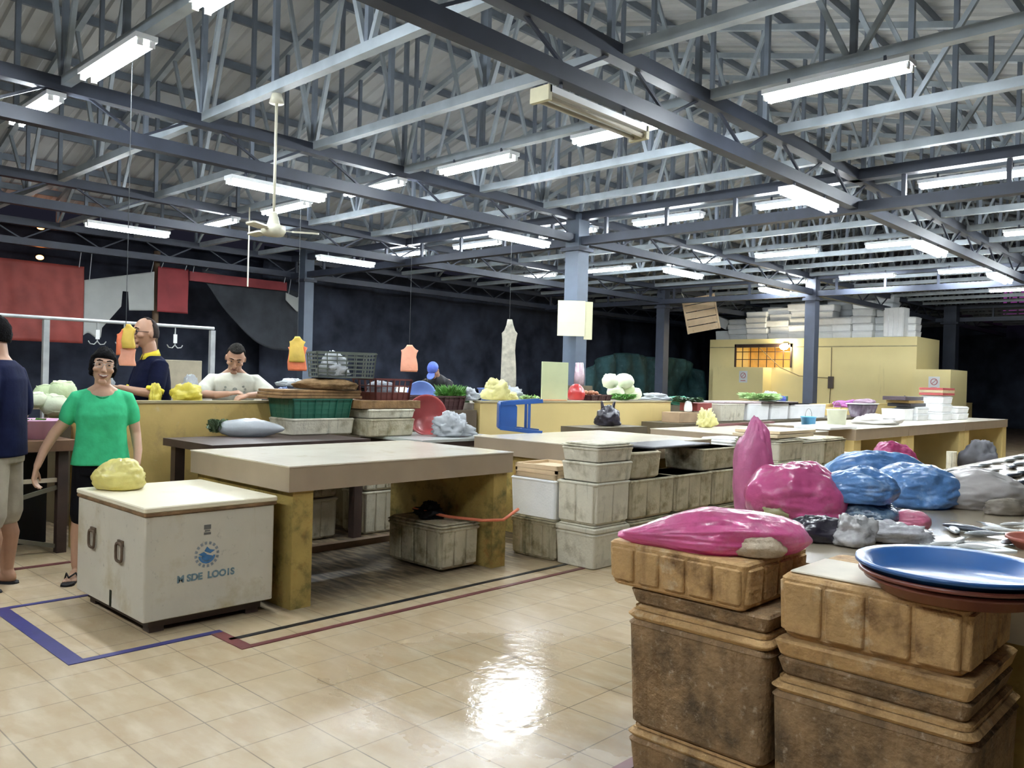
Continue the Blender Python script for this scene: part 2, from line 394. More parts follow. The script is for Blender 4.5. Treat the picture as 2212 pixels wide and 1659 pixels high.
# dead twin fixture
t = thing('strip_lamp', 'long unlit double strip lamp with yellowed housing below the girder', 'lamp', (5.12, 4.05, 3.5))
un = mat('yellowed_housing', (.36, .33, .26), .5, .1)
MB().box(-.62, .62, -.09, .09, .0, .05).build('housing', hous, t)
for s in (-1, 1): MB().tube([(-.6, s*.05, -.03), (.6, s*.05, -.03)], .018, 10).build('tube', un, t, smooth=True)
for e in (-.64, .6): MB().box(e, e+.04, -.09, .09, -.06, .05).build('lamp_holder', mat('cream', (.55, .52, .36)), t)
for e in (-.4, .4): MB().bar((e, 0, .05), (e, 0, .16), .02).build('bracket', steel, t)
# ceiling fan
cream = mat('fan_cream', (.62, .60, .48), .4, .04)
p = atz(598, 203, 4.05)
t = thing('ceiling_fan', 'cream ceiling fan hanging on a long white rod', 'ceiling fan', (p.x, p.y, 2.76))
MB().tube([(0, 0, .12), (0, 0, 1.29)], .014, 10).build('rod', cream, t, smooth=True)
MB().lathe([(.0, 1.2), (.07, 1.2), (.045, 1.29), (0, 1.29)], 20).build('ceiling_cup', cream, t, smooth=True)
MB().lathe([(0, .17), (.03, .17), (.06, .06), (.07, .05), (.11, .04), (.115, -.01), (.09, -.05), (0, -.06)], 28).build('motor', cream, t, smooth=True)
for k in range(3):
    a = math.radians(-30+120*k); c_, s_ = math.cos(a), math.sin(a)
    Mx = Matrix.Rotation(a, 4, 'Z') @ Matrix.Rotation(math.radians(10), 4, 'X')
    MB().box(.1, .2, -.015, .015, -.004, .004, 0, Mx).rbox(.17, .42, -.05, .05, -.004, .004, .03, 0, 4, Mx).build('blade', cream, t)
MB().tube([(0, 0, 0), (0, 0, 1.28)], .012, 8).build('x', cream)
o = C.objects['x']; o.name = 'hanging_rod'; q = atz(539, 452, 4.05); o.location = (q.x, q.y, 2.78+.02)
tag(o, 'thin pale rod hanging from the roof left of the fan', 'rod')

# ------------------------------------------------------------ floor strips
def strip(n, x0, x1, y0, y1, m): struct(MB().box(x0, x1, y0, y1, 0, .004).build('trim_%d' % n, m))
blue = mat('blue_strip', (.045, .045, .17), .35, .2, 8); bk = mat('black_strip', (.012, .014, .02), .3, .1); mar = mat('maroon_strip', (.15, .045, .045), .35, .2, 8)
strip(1, 1.42, 1.50, 4.19, 5.44, blue); strip(2, 1.50, 2.2, 4.19, 4.235, blue); strip(3, 1.50, 1.95, 5.40, 5.44, blue)
strip(4, 2.16, 7.5, 4.03, 4.065, bk); strip(5, 2.13, 2.2, 3.86, 4.19, mar); strip(6, 2.2, 7.5, 3.86, 3.9, mar)
strip(7, .5, 2.35, 6.4, 6.46, mar)
q = atz(1345, 1648); strip(8, q.x-.08, q.x+.6, q.y-.05, q.y, mar)
struct(MB().box(2.3, 14, 5.6, 5.68, 0, .05).build('trim_9', mat('kerb', (.22, .15, .10), .5, .2)))

# ------------------------------------------------------------ hall edges: net, tarpaulins
def cords(o):
    xs = [v.co for v in o.data.vertices]; zt = max(c.z for c in xs); top = [c for c in xs if c.z > zt-.45]
    for u in (min(c.x for c in top)+.08, max(c.x for c in top)-.08):
        c = min(top, key=lambda q: abs(q.x-u)-q.z*.3)
        MB().bar((c.x, c.y, c.z-.02), (c.x, 17.05, 3.66), .012).build('tie_cord', steel_l, o)
    return o
def cloth(x0, x1, z0, z1, Y, name, m, label, cat, fn=None, nx=60, nz=24, amp=.12, fr=1.2, seed=0, ax='x', group=None, flat=False):
    vs = []; fs = []
    for j in range(nz+1):
        for i in range(nx+1):
            u, v = i/nx, j/nz; a = x0+(x1-x0)*u; z = z0+(z1-z0)*v
            if fn: a, z = fn(u, v, a, z)
            d = noise.noise(Vector((a*fr, z*fr*.35, seed)))*amp+noise.noise(Vector((a*fr*2.7+z, z*fr*1.1, seed+4)))*amp*.4
            vs.append((a, Y+d, z) if ax == 'x' else (Y+d, a, z))
    for j in range(nz):
        for i in range(nx): k = j*(nx+1)+i; fs.append((k, k+1, k+nx+2, k+nx+1))
    o = MB().add(vs, fs).build(name, m, smooth=True, solid=.01)
    return tag(o, label, cat, group)
NETY = 18.0
cloth(-14, 11.0, 0, 4.35, NETY+.9, 'shade_net', netm, 'black netting wall seen behind the red tarpaulins', 'netting', amp=.2)
cloth(10.4, 36, .9, 4.5, NETY+.35, 'shade_net', netm, 'big black netting wall sagging behind the columns', 'netting', amp=.3, fr=.8, nx=140, seed=3,
      fn=lambda u, v, a, z: (a, z+(1-v)*.25*math.sin(a*1.1)))
cloth(-3.4, 17.4, .0, 5.6, 37.5, 'shade_net', netm, 'black netting closing the far right end of the hall', 'netting', amp=.3, fr=.7, nx=100, seed=9, ax='y',
      fn=lambda u, v, a, z: (a, v*min(5.6, roof_z(a)-.35)))
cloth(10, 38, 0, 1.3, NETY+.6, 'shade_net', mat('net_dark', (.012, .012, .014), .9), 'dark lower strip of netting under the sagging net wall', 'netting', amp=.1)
greyn = mat('grey_net', (.045, .05, .058), .85, .3, 2, .4, 6)
def swag(u, v, a, z):
    zl = 3.35-.62*u+.1*u*u; zb = zl-1.0-.62*math.sin(math.pi*min(1, u*.55+.12)) if u < 1 else zl
    return a, zb+(zl-zb)*v
_c = cloth(8.35, 11.1, 2.1, 3.6, 17.22, 'shade_net', greyn, 'grey net swag drooping left of the steel column', 'netting', fn=lambda u, v, a, z: (a, (3.62-.3*u)*v+(1-v)*(3.45-1.5*math.sin(.5*math.pi*min(1, u*1.45)))), nx=40, amp=.1, fr=2.2, seed=12)
cords(_c)
p = aty(-30, 560, 17.14); q = aty(178, 742, 17.14)
_c = cloth(4.1, q.x, q.z, 3.38, 17.14, 'tarpaulin', red_tarp, 'large red tarpaulin hanging at the far left', 'tarpaulin', amp=.06, fr=2)
cords(_c)
p = aty(182, 605, 17.16); q = aty(332, 690, 17.16)
def torn(u, v, a, z):
    top = p.z+.32*u; bot = 2.05+.1*noise.noise(Vector((u*8, 0, 0))) if u < .24 else (2.2+1.7*(u-.24) if u < .52 else (2.98 if u < .63 else 2.6+.1*(u-.6)))
    return a, bot+(top-bot)*v
_c = cloth(p.x, q.x, 2.1, 3.5, 17.16, 'banner', mat('grey_banner', (.36, .38, .37), .7, .08, 3), 'torn pale grey banner beside the red tarpaulin', 'banner', fn=torn, amp=.05, seed=2)
cords(_c)
p = aty(342, 575, 17.14); q = aty(405, 678, 17.14)
_c = cloth(p.x, q.x, q.z, p.z, 17.14, 'tarpaulin', mat('maroon_tarp', (.24, .03, .035), .6, .15, 3), 'narrow dark red tarpaulin right of the brown pole', 'tarpaulin', amp=.05, seed=5)
cords(_c)
p = aty(400, 590, 17.3); q = aty(610, 630, 17.3)
_c = cloth(p.x, q.x, q.z, p.z+.03, 17.12, 'tarpaulin', mat('maroon_tarp2', (.2, .03, .035), .6, .15, 3), 'long dim red tarpaulin peeking over the grey net swag', 'tarpaulin', amp=.05, seed=6)
cords(_c)
p = aty(618, 630, 17.14); q = aty(664, 675, 17.14)
_c = cloth(p.x, q.x, q.z, 3.35, 17.14, 'banner', mat('grey_banner', (.36, .38, .37)), 'small pale torn banner scrap left of the steel column', 'banner', fn=lambda u, v, a, z: (a+.0*u, q.z+(p.z-q.z)*1.1*(v*(.35+.65*u)) + (0 if u > .5 else .25*(1-2*u))), nx=16, amp=.03, seed=8)
cords(_c)
p = aty(336, 600, 17.4); MB().tube([(p.x, 17.4, 0), (p.x+.02, 17.4, 3.9)], .065, 10).build('wooden_pole', mat('brown_pole', (.16, .11, .07), .7), smooth=True)
tag(C.objects['wooden_pole'], 'brown wooden pole between the torn banner and red tarpaulin', 'pole')
p = aty(2200, 660, 4); q = atx(2200, 662, 37.2)
cloth(q.y-.9, q.y+.5, q.z-.5, q.z+.6, 37.1, 'tarpaulin', mat('purple_glow', (.30, .06, .30), .5, .3, 3, emit=.15), 'dim purple sheet at the far right end', 'tarpaulin', ax='y', nx=16, nz=12)  # self-lit sheet added to stand in for a purple glow
# far street lights glimpsed over the net
glow = mat('orange_glow', (1, .28, .06), .5, 0, emit=5)
for i, (px, py, lab) in enumerate(((88, 491, 'upper small orange light beyond the roof edge'), (86, 556, 'lower small orange light just above the red tarpaulin'))):
    p = aty(px, py, 17.3); o = MB().ball((0, 0, 0), (.07, .05, .045), 12, 8).build('orange_light', glow, smooth=True, loc=p); tag(o, lab, 'light')
# net detail: teal sheet over goods
tealn = mat('teal_net', (.015, .05, .055), .7, .4, 4, .5, 12, dirt=((.10, .16, .18), .1, 6))
p = aty(1260, 855, 14.5); q = aty(1520, 765, 14.5)
def mound(u, v, a, z):
    return a, (q.z-.08+.12*math.sin(u*9))*v*(.75+.25*math.sin(math.pi*u))
cloth(p.x, q.x, 0, q.z, 14.5, 'net_cover', tealn, 'dark teal net cover over goods behind the column', 'net cover', fn=mound, amp=.35, fr=1.6, seed=14)

#==TABLES==
# ------------------------------------------------------------ tiled tables
def table(x0, x1, y0, y1, h, label, thick=.155, sup=(.04, .14), m=None, grp=None, leg=None):
    t = thing('tiled_table', label, 'table', (x0, y0, 0), 0, grp)
    W, D = x1-x0, y1-y0
    MB().box(0, W, 0, D, h-thick, h-.008).build('apron', tabf, t)
    MB().box(-.004, W+.004, -.004, D+.004, h-.008, h).build('tile_top', tabt, t)
    for a in (sup[0], W-sup[0]-sup[1]):
        MB().box(a, a+sup[1], .02, D-.03, 0, h-thick).build('support', leg or ypost, t)
    return t
TH = .863
table(2.65, 4.57, 4.30, 5.57, TH, 'nearest tiled market table with yellow mossy supports beside the white insulated chest')
table(5.53, 7.5, 4.30, 5.72, TH, 'second tiled table behind the mouldy foam box pile')
table(8.46, 10.4, 4.30, 5.68, TH, 'third tiled table carrying the foam lids and blue pot')
table(11.3, 13.4, 4.30, 5.68, TH, 'fourth tiled table stacked with clean white foam boxes', sup=(.0, .25), leg=ywall2)
table(13.42, 16.4, 4.30, 5.68, TH, 'tiled table with yellow piers right of the clean white foam boxes', sup=(.0, .3), leg=ywall2)
table(16.42, 19.4, 4.30, 5.68, TH, 'farthest tiled table with yellow piers at right', sup=(.0, .3), leg=ywall2)
# fish table
FT = .76
t = thing('fish_table', 'long tiled fish table covered in bags at right', 'table', (2.99, .2, 0))
fishtop = mat('fish_table_top', (.34, .285, .20), .25, .1, 4, dirt=((.22, .17, .10), .25, 5), coat=.4)
MB().box(0, 9.0, 0, 1.92, FT-.14, FT).build('tabletop', fishtop, t)
for a in (.15, 3.0, 5.9, 8.6): MB().box(a, a+.14, .05, 1.85, 0, FT-.14).build('support', ypost, t)

# ------------------------------------------------------------ low walls with stall counters behind
def lowwall(x0, x1, y, h, label, m=ywall, d=.8, z=None):
    t = thing('stall_wall', label, 'low wall', (x0, y, 0))
    MB().box(0, x1-x0, 0, .1, 0, h-.02).build('wall_face', m, t)
    MB().box(-.01, x1-x0+.01, -.01, .115, h-.02, h).build('coping', mat('coping', (.38, .32, .18), .5, .1, 4), t)
    MB().box(0, x1-x0, .115, d, h-.12, h-.03).build('counter', tabt, t)
    for a in (.1, x1-x0-.2): MB().box(a, a+.1, max(.12, d-.15), d-.02, 0, h-.12).build('counter_leg', ywall, t)
    return t
lowwall(2.35, 4.45, 6.9, 1.155, 'yellow stained low wall the seller in white leans on', d=.28)
lowwall(6.75, 10.8, 6.9, 1.15, 'clean yellow low wall behind the blue stool', ywall2, 1.1)
t = thing('stall_wall', 'yellow low wall far right beneath the dark net', 'low wall', (16.5, 7.3, 0)); MB().box(0, 12, 0, .15, 0, 1.05).build('wall_face', ywall2, t)
MB().box(0, 12, -.01, .16, 1.05, 1.07).build('coping', ywall2, t)

# ------------------------------------------------------------ white insulated chest
chm = mat('chest_white', (.56, .53, .44), .5, .06, 3, .1, 15, dirt=[((.40, .33, .18), .28, 3.5), ((.13, .12, .09), .0, 22)], streak=((.36, .28, .13), .14, 6))
cht = mat('chest_top', (.78, .72, .55), .35, .05, 3, dirt=((.5, .44, .30), .05, 5))
t = thing('ice_chest', 'big off-white insulated chest with blue emblem and iron handles', 'chest', (1.84, 4.37, 0))
MB().rbox(0, .76, 0, .96, .075, .635, .012).build('body', chm, t)
lid = MB().rbox(-.01, .775, -.012, .972, .655, .685, .014).build('lid', cht, t)
MB().rbox(-.008, .772, -.010, .970, .635, .656, .012).build('lid_edge', mat('rusty_edge', (.20, .12, .06), .6, .4, 9, .3, 30), lid)
MB().box(.05, .71, .05, .91, .03, .075).build('skid', dark, t)
for a, b in ((.06, .06), (.62, .06), (.06, .82), (.62, .82)): MB().box(a, a+.08, b, b+.08, 0, .03).build('foot', dark, t)
rust = mat('rusty_iron', (.13, .09, .06), .6, .3, 20, .3, 50)
for yy, zz in ((.70, .42), (.30, .405)):
    b = MB(); P = []
    for k in range(17):
        a = 2*math.pi*k/16; c_, s_ = math.cos(a), math.sin(a)
        P.append((-.014, yy+.042*math.copysign(abs(c_)**.5, c_), zz+.05*math.copysign(abs(s_)**.5, s_)))
    hd = b.tube(P, .008, 8, cap=False).build('handle', rust, t, smooth=True)
    MB().box(-.01, 0, yy-.035, yy+.035, zz+.035, zz+.065).build('handle_plate', rust, hd)
MB().box(-.003, 0, .42, .445, .08, .17).build('drain_stain', mat('moss_black', (.03, .035, .02), .8), t)
# emblem and lettering on the front face (y = 0 side), flat ink standing proud by a hair
ink = mat('faded_ink', (.22, .25, .27), .6, .2, 60); inkb = mat('blue_ink', (.05, .16, .33), .6, .15, 40)
em = MB(); N = 40; cx_, cz_ = .345, .395
def disc(b, cx, cz, r0, r1, a0, a1, n, y=-.0015):
    vs = []; fs = []
    for k in range(n+1):
        a = a0+(a1-a0)*k/n
        for r in (r0, r1): vs.append((cx+r*math.cos(a), y, cz+r*math.sin(a)))
    for k in range(n): fs.append((2*k, 2*k+1, 2*k+3, 2*k+2))
    b.add(vs, fs)
for k in range(16):
    a = 2*math.pi*k/16; disc(em, cx_, cz_, .056, .072, a, a+.22, 3)
em.build('emblem_dots', ink, t)
em = MB(); disc(em, cx_, cz_, .038, .05, math.pi*1.05, math.pi*1.95, 14); disc(em, cx_, cz_, .0, .036, math.pi*1.1, math.pi*1.9, 12)
em.add([(cx_-.05, -.0015, cz_+.004), (cx_-.018, -.0015, cz_+.016), (cx_+.0, -.0015, cz_+.002), (cx_-.02, -.0015, cz_-.01)], [(0, 1, 2, 3)])
em.add([(cx_-.016, -.0015, cz_+.02), (cx_+.0, -.0015, cz_+.044), (cx_+.018, -.0015, cz_+.026), (cx_+.048, -.0015, cz_+.02), (cx_+.02, -.0015, cz_+.004)], [(0, 1, 2, 3, 4)])
em.build('emblem', inkb, t)
b = MB(); b.box(.325, .365, -.0015, 0, .505, .518).box(.33, .36, -.0015, 0, .523, .530).box(.325, .365, -.0015, 0, .535, .56); b.build('stamp', mat('stamp_ink', (.13, .13, .12), .6), t)
def text(s, size, m, parent, M, name='lettering', ext=.0006, bold=0, sx=1):
    cu = bpy.data.curves.new(name, 'FONT'); cu.body = s; cu.size = size; cu.extrude = ext; cu.offset = bold; cu.align_x = 'CENTER'
    o0 = bpy.data.objects.new(name+'_t', cu); dg = bpy.context.evaluated_depsgraph_get()
    C.objects.link(o0); dg = bpy.context.evaluated_depsgraph_get(); me = bpy.data.meshes.new_from_object(o0.evaluated_get(dg)); bpy.data.objects.remove(o0)
    me.materials.clear(); me.materials.append(m)
    o = bpy.data.objects.new(name, me); C.objects.link(o); o.parent = parent; o.matrix_local = M @ Matrix.Diagonal((sx, 1, 1, 1)); return o
text('M SDE  LOO1S', .052, mat('teal_ink', (.14, .22, .26), .6, .3, 50), t, Matrix.Translation((.345, -.001, .262)) @ Matrix.Rotation(math.pi/2, 4, 'X'), bold=.0022)

# ------------------------------------------------------------ foam boxes
_fb = {}
def foam(x0, y0, z0, lx, ly, h, m, label, group, lid=.0, ribs=True, rz=0, inv=False, lm=None, nm='foam_box', rim=True, nx=3, ny=4, r=.025, gr=.007):
    t = thing(nm, label, 'foam box', (x0, y0, z0), rz, group)
    key = (round(lx, 3), round(ly, 3), round(h, 3), m.name, lid, ribs, inv, rim)
    if key in _fb:
        a, b_ = _fb[key]
        for s in (a, b_):
            if s: c = s.copy(); C.objects.link(c); c.parent = t
        return t
    hb = h-lid; g = gr if ribs else 0
    b = MB()
    tp = .012 if not inv else -.012
    b.rbox(g, lx-g, g, ly-g, 0, hb, r, .012 if not inv else 0)
    if ribs:
        for k in range(ny):
            a0 = .02+(ly-.04)*k/ny+.003; a1 = .02+(ly-.04)*(k+1)/ny-.003
            b.rbox(g*.0, lx-g*.0, a0, a1, .02, hb-.02, .012, .004)
        for k in range(nx):
            a0 = .02+(lx-.04)*k/nx+.003; a1 = .02+(lx-.04)*(k+1)/nx-.003
            b.rbox(a0, a1, 0, ly, .02, hb-.02, .012, .004)
    if rim: b.rbox(-.004, lx+.004, -.004, ly+.004, hb-.03, hb, r, .002)
    if not lid: pass
    A = b.build('body', m, t); B = None
    if lid:
        B = MB().rbox(-.006, lx+.006, -.006, ly+.006, hb+.002, h-.016, r, 0).rbox(.012, lx-.012, .012, ly-.012, h-.017, h, r, 0).build('lid', lm or m, t)
    _fb[key] = (A, B); return t
# big brown boxes in the foreground: left pile (A) and right pile (B)
G = 'brown fish boxes in the front piles'
foam(2.415, 1.245, .686, .47, .555, .156, foam_t, 'upturned brown foam box under the pink bag, top of the left pile', G, ny=5, nx=4, rim=False, r=.02)
foam(2.45, 1.185, .625, .42, .53, .058, foam_b, 'recessed brown foam lid below the top box of the left front pile', G, ribs=False, rim=False, nm='foam_slab', r=.02)
foam(2.435, 1.178, .20, .42, .535, .423, foam_b, 'big dark grimy foam box in the middle of the left front pile', G, lid=.05, ny=3, r=.035, ribs=False, lm=foam_t)
foam(2.45, 1.178, .0, .42, .53, .198, foam_b, 'bottom brown foam box of the left front pile', G, lid=.045, ny=3, r=.03, ribs=False, lm=foam_t)
foam(2.45, .615, .632, .48, .55, .197, foam_t, 'upturned ribbed brown foam box under the plastic trays', G, ny=4, nx=3, rim=False, r=.03)
foam(2.44, .60, .575, .49, .565, .056, foam_t, 'light brown foam lid right below the top box of the right front pile', G, ribs=False, rim=False, nm='foam_slab', r=.02)
foam(2.455, .61, .515, .47, .55, .058, foam_b, 'dark recessed foam slab in the middle of the right front pile', G, ribs=False, rim=False, nm='foam_slab', r=.02)
foam(2.435, .595, .04, .50, .572, .474, foam_b, 'largest brown foam box at the bottom of the right front pile', G, lid=.045, ny=4, r=.035, ribs=False, lm=foam_t)
foam(2.45, .60, .0, .48, .56, .038, foam_b, 'flat brown foam base under the right front pile', G, ribs=False, rim=False, nm='foam_slab')
# mouldy pile in front of table 2
G = 'mouldy foam boxes between the first two tables'
cx0, cy0 = 4.909, 3.765
foam(cx0, cy0, 0, .45, .385, .325, foam_l, 'bottom corner foam box of the aisle pile with broken foot', G, lid=.06, ribs=False)
foam(cx0, cy0+.395, 0, .45, .47, .32, foam_g, 'green mouldy bottom foam box left in the aisle pile', G, lid=.03)
foam(cx0, cy0, .325, .45, .385, .325, foam_l, 'middle corner foam box of the aisle pile with black drips', G, ribs=True, nx=2, ny=2)
foam(cx0, cy0+.395, .32, .45, .48, .31, foam_w, 'clean blue-white foam box on the green mouldy one', G, ribs=False)
foam(cx0+.01, cy0-.01, .65, .45, .36, .15, foam_l, 'lower of two shallow foam boxes atop the corner pile', G, ribs=False)
foam(cx0+.01, cy0-.01, .80, .45, .36, .145, foam_l, 'topmost shallow foam box of the corner pile', G, lid=.03, ribs=False)
X_ = cx0+.47
foam(X_, cy0, 0, .60, .40, .32, foam_g, 'bottom mouldy foam box second from the corner pile', G, lid=.03)
foam(X_, cy0, .325, .62, .40, .315, foam_g, 'mouldy foam box second from the corner, middle layer', G, ribs=True)
foam(X_+.64, cy0, 0, .60, .40, .32, foam_g, 'bottom mouldy foam box third from the corner pile', G, lid=.03)
foam(X_+.64, cy0, .325, .60, .40, .315, foam_g, 'rust-streaked foam box third from the corner, middle layer', G, ribs=True)
foam(X_+1.27, cy0+.0, 0, .48, .42, .32, foam_g, 'bottom mouldy foam box at the dark gap end', G, lid=.03)
foam(X_+1.27, cy0+.0, .325, .48, .42, .315, foam_g, 'mouldy foam box at the dark gap end, middle layer', G, ribs=True)
foam(X_, cy0, .642, .42, .40, .22, foam_g, 'rounded mouldy foam box just right of the corner pile top', G, ribs=False, r=.05, lm=foam_l)
foam(X_+1.1, cy0+.02, .642, .62, .42, .20, foam_g, 'mouldy foam box carrying the end of the black sheet', G, ribs=False)
# black sheet bridging the boxes
o = MB().rbox(0, .92, 0, .42, 0, .022, .02).build('black_sheet', mat('black_board', (.075, .072, .08), .35, .2, 6), loc=(X_+.36, cy0+.05, .866), rot=0)
tag(o, 'thin black board bridging mouldy foam boxes beside second table', 'board')
# tray lids on the clean white box
for k in range(3):
    o = thing('wooden_tray', ['lowest', 'middle', 'topmost'][k]+' pale tray of three lying on the blue-white foam box', 'tray', (cx0+.02+.01*k, cy0+.41, .63+.037*k), .03*(k-1), 'pale trays between the tables')
    b = MB(); b.box(0, .42, 0, .44, 0, .012); 
    for a in ((0, .42, 0, .02), (0, .42, .42, .44), (0, .02, 0, .44), (.40, .42, 0, .44)): b.box(a[0], a[1], a[2], a[3], .012, .035)
    b.build('tray_body', pale_wood, o)
# grey mouldy box under table 1 on its side foot, with strap
foam(3.97, 4.42, .02, .39, .62, .33, foam_g, 'moss-covered foam box with lid under the nearest table', 'lone foam box', lid=.035, ribs=True, rz=0)
b = MB(); P = [Vector((4.02, 4.8, .42)), Vector((4.15, 4.55, .38)), Vector((4.3, 4.34, .365)), Vector((4.42, 4.24, .37)), Vector((4.6, 4.26, .43))]
tag(b.tube(P, .012, 6).build('orange_strap', mat('orange', (.75, .2, .10), .5), smooth=True), 'orange strap slung from the foam box round the table support', 'strap')
# dark wooden work table and boxes between wall and table 1
t = thing('work_table', 'low dark wooden table behind the nearest tiled table', 'table', (2.95, 5.85, 0))
MB().box(0, 1.45, 0, .85, .80, .86).build('tabletop', dark, t)
for a, b_ in ((.05, .05), (1.33, .05), (.05, .73), (1.33, .73)): MB().box(a, a+.08, b_, b_+.08, 0, .8).build('leg', dark, t)
MB().box(.1, 1.35, .06, .11, .45, .53).build('stretcher', dark, t)
t = thing('work_table', 'grey-topped low table left of the second tiled table', 'table', (4.9, 5.75, 0))
MB().box(0, 1.15, 0, .95, .81, .835).build('tabletop', mat('grey_top', (.42, .44, .42), .3, .08), t)
MB().box(.01, 1.14, .01, .94, .76, .81).build('apron', dark, t)
for a, b_ in ((.05, .05), (1.03, .05), (.05, .83), (1.03, .83)): MB().box(a, a+.07, b_, b_+.07, 0, .8).build('leg', dark, t)
G = 'foam boxes behind the nearest table'
foam(3.15, 6.0, 0, .5, .35, .33, foam_g, 'dim foam box on the floor left behind the nearest table', G)
foam(3.70, 6.02, 0, .5, .35, .35, foam_l, 'lower foam box seen through the nearest table', G)
foam(3.70, 6.02, .352, .5, .35, .33, foam_g, 'upper foam box seen through the nearest table', G, lid=.03)
foam(4.42, 5.95, 0, .38, .35, .38, foam_l, 'lower pale foam box beside the table support', G)
foam(4.42, 5.95, .382, .38, .35, .34, foam_l, 'upper pale foam box beside the table support', G, lid=.03)
# boxes carrying the green basket
G = 'foam boxes stacked under the baskets'
foam(3.98, 6.42, .862, .66, .42, .15, foam_l, 'shallow foam box under the green basket', G, ribs=False)
foam(4.70, 6.27, .838, .55, .42, .167, foam_g, 'weathered foam box lower right of the green basket', G, ribs=False)
foam(4.70, 6.27, 1.007, .55, .42, .09, foam_l, 'flat foam lid below the brown wooden board', G, ribs=False)
foam(4.52, 6.33, 0, .30, .5, .72, foam_g, 'tall foam carton under the weathered foam box', G, ribs=False)

# ------------------------------------------------------------ plastic crates / baskets
def crate(lx, ly, h, m, loc, label, rz=0, bars=8, rows=4, t_=.006, group=None, solidfrac=.0, cat='basket', nm='plastic_basket', flare=.02):
    t = thing(nm, label, cat, loc, rz, group)
    b = MB(); b.box(flare, lx-flare, flare, ly-flare, 0, .008)
    def wall(p0, p1, q0, q1, n):
        p0, p1, q0, q1 = map(Vector, (p0, p1, q0, q1))
        for k in range(n+1):
            u = k/n; b.bar(p0.lerp(p1, u), q0.lerp(q1, u), lx*.0+.012 if k % 3 else .03, t_)
        for j in range(rows+1):
            v = j/rows; b.bar(p0.lerp(q0, v), p1.lerp(q1, v), t_, .012)
        if solidfrac: 
            b.add([p0, p1, p1.lerp(q1, solidfrac), p0.lerp(q0, solidfrac)], [(0, 1, 2, 3)])
    f = flare
    wall((f, f, 0), (lx-f, f, 0), (0, 0, h), (lx, 0, h), bars); wall((f, ly-f, 0), (lx-f, ly-f, 0), (0, ly, h), (lx, ly, h), bars)
    wall((f, f, 0), (f, ly-f, 0), (0, 0, h), (0, ly, h), max(3, int(bars*ly/lx))); wall((lx-f, f, 0), (lx-f, ly-f, 0), (lx, 0, h), (lx, ly, h), max(3, int(bars*ly/lx)))
    b.build('basket_body', m, t)
    r = MB()
    r.box(-.01, lx+.01, -.01, .005, h-.012, h).box(-.01, lx+.01, ly-.005, ly+.01, h-.012, h).box(-.01, .005, 0, ly, h-.012, h).box(lx-.005, lx+.01, 0, ly, h-.012, h)
    r.build('rim', m, t); return t
gm = mat('dark_green_plastic', (.02, .13, .085), .4, .15, 5); olive = mat('olive_plastic', (.10, .115, .095), .45, .1); brn = mat('maroon_plastic', (.13, .035, .03), .4, .15); redp = mat('red_plastic', (.36, .06, .06), .4, .1, 4)
crate(.62, .40, .175, gm, (3.98, 6.43, 1.014), 'dark green basket on a foam box at the wall end', solidfrac=.95)
# flat wooden boards and folded sacks above it
def slab(lx, ly, h, loc, m, name, label, cat, rz=0, n=1, group=None):
    b = MB()
    for k in range(n): b.rbox(.01*((k*7) % 3), lx-.01*((k*5) % 3), 0, ly, h*k/n, h*(k+1)/n-.003, .008)
    return tag(b.build(name, m, loc=loc, rot=rz), label, cat, group)
slab(.86, .44, .08, (3.86, 6.42, 1.192), wood, 'wooden_board', 'stack of thin brown boards on the green basket', 'board', n=3)
def lump(name, m, loc, r, label, cat, seed=0, crump=.15, rz=YAW, sub=(44, 30), flat=True, fr=1.6, group=None, ears=0, parent=None, sharp=1.0):
    """soft crumpled body: noise folds on a ball, flattened where it rests; base at loc"""
    b = MB()
    def fn(d):
        v = Vector((d.x*fr, d.y*fr, d.z*fr))+Vector((seed*3.7, seed*1.3, seed))
        q = 1-abs(noise.noise(v*1.9))*2*sharp; k = 1+crump*(noise.noise(v)*1.3+.5*(q-.5)+.35*noise.noise(v*4.3)+.4*(.6-2*abs(noise.noise(v*3.7))))
        z = d.z
        if flat and z < -.45: z = -.45-(z+.45)*-.12
        return Vector((d.x*k, d.y*k, z*(k if z > -.3 else 1)))
    b.ball((0, 0, r[2]*(.5 if flat else 1)), r, sub[0], sub[1], fn)
    for e in range(ears):
        sx_ = (e-(ears-1)/2)*r[0]*.7
        b.limb([(sx_, 0, r[2]*1.1), (sx_*1.25, .01, r[2]*1.6), (sx_*1.5, 0, r[2]*1.95)], [r[0]*.22, r[0]*.15, r[0]*.1], 8)
    o = b.build(name, m, parent, smooth=True, loc=loc, rot=rz)
    if label: tag(o, label, cat, group)
    return o
sack = mat('brown_sacking', (.20, .125, .06), .8, .35, 14, .6, 30)
lump('folded_sacks', sack, (4.42, 6.60, 1.273), (.30, .2, .07), 'heap of brown sacking under the black crate', 'sacks', 3, .12)
crate(.56, .40, .23, olive, (4.26, 6.50, 1.39), 'black-green open crate with white bags on the sacking', rz=-.35, bars=6, rows=6)
wbag = mat('white_bag', (.50, .53, .56), .35, .08, 6, .3, 14, trans=.25, coat=.3)
lump('white_bag', wbag, (4.47, 6.55, 1.40), (.14, .12, .13), 'white bag poking out of the black crate', 'bag', 5, .3)
slab(.72, .5, .08, (4.62, 6.30, 1.10), wood, 'wooden_board', 'thick brown board under the maroon basket', 'board', n=1)
crate(.44, .36, .20, brn, (4.84, 6.38, 1.182), 'maroon slotted basket right of the black crate', bars=6, rows=3, solidfrac=.35)
lump('packed_goods', mat('dim_goods', (.25, .27, .30), .6, .3, 12), (5.05, 6.56, 1.195), (.15, .11, .11), 'pale goods packed inside the maroon basket', 'goods', 8, .2)
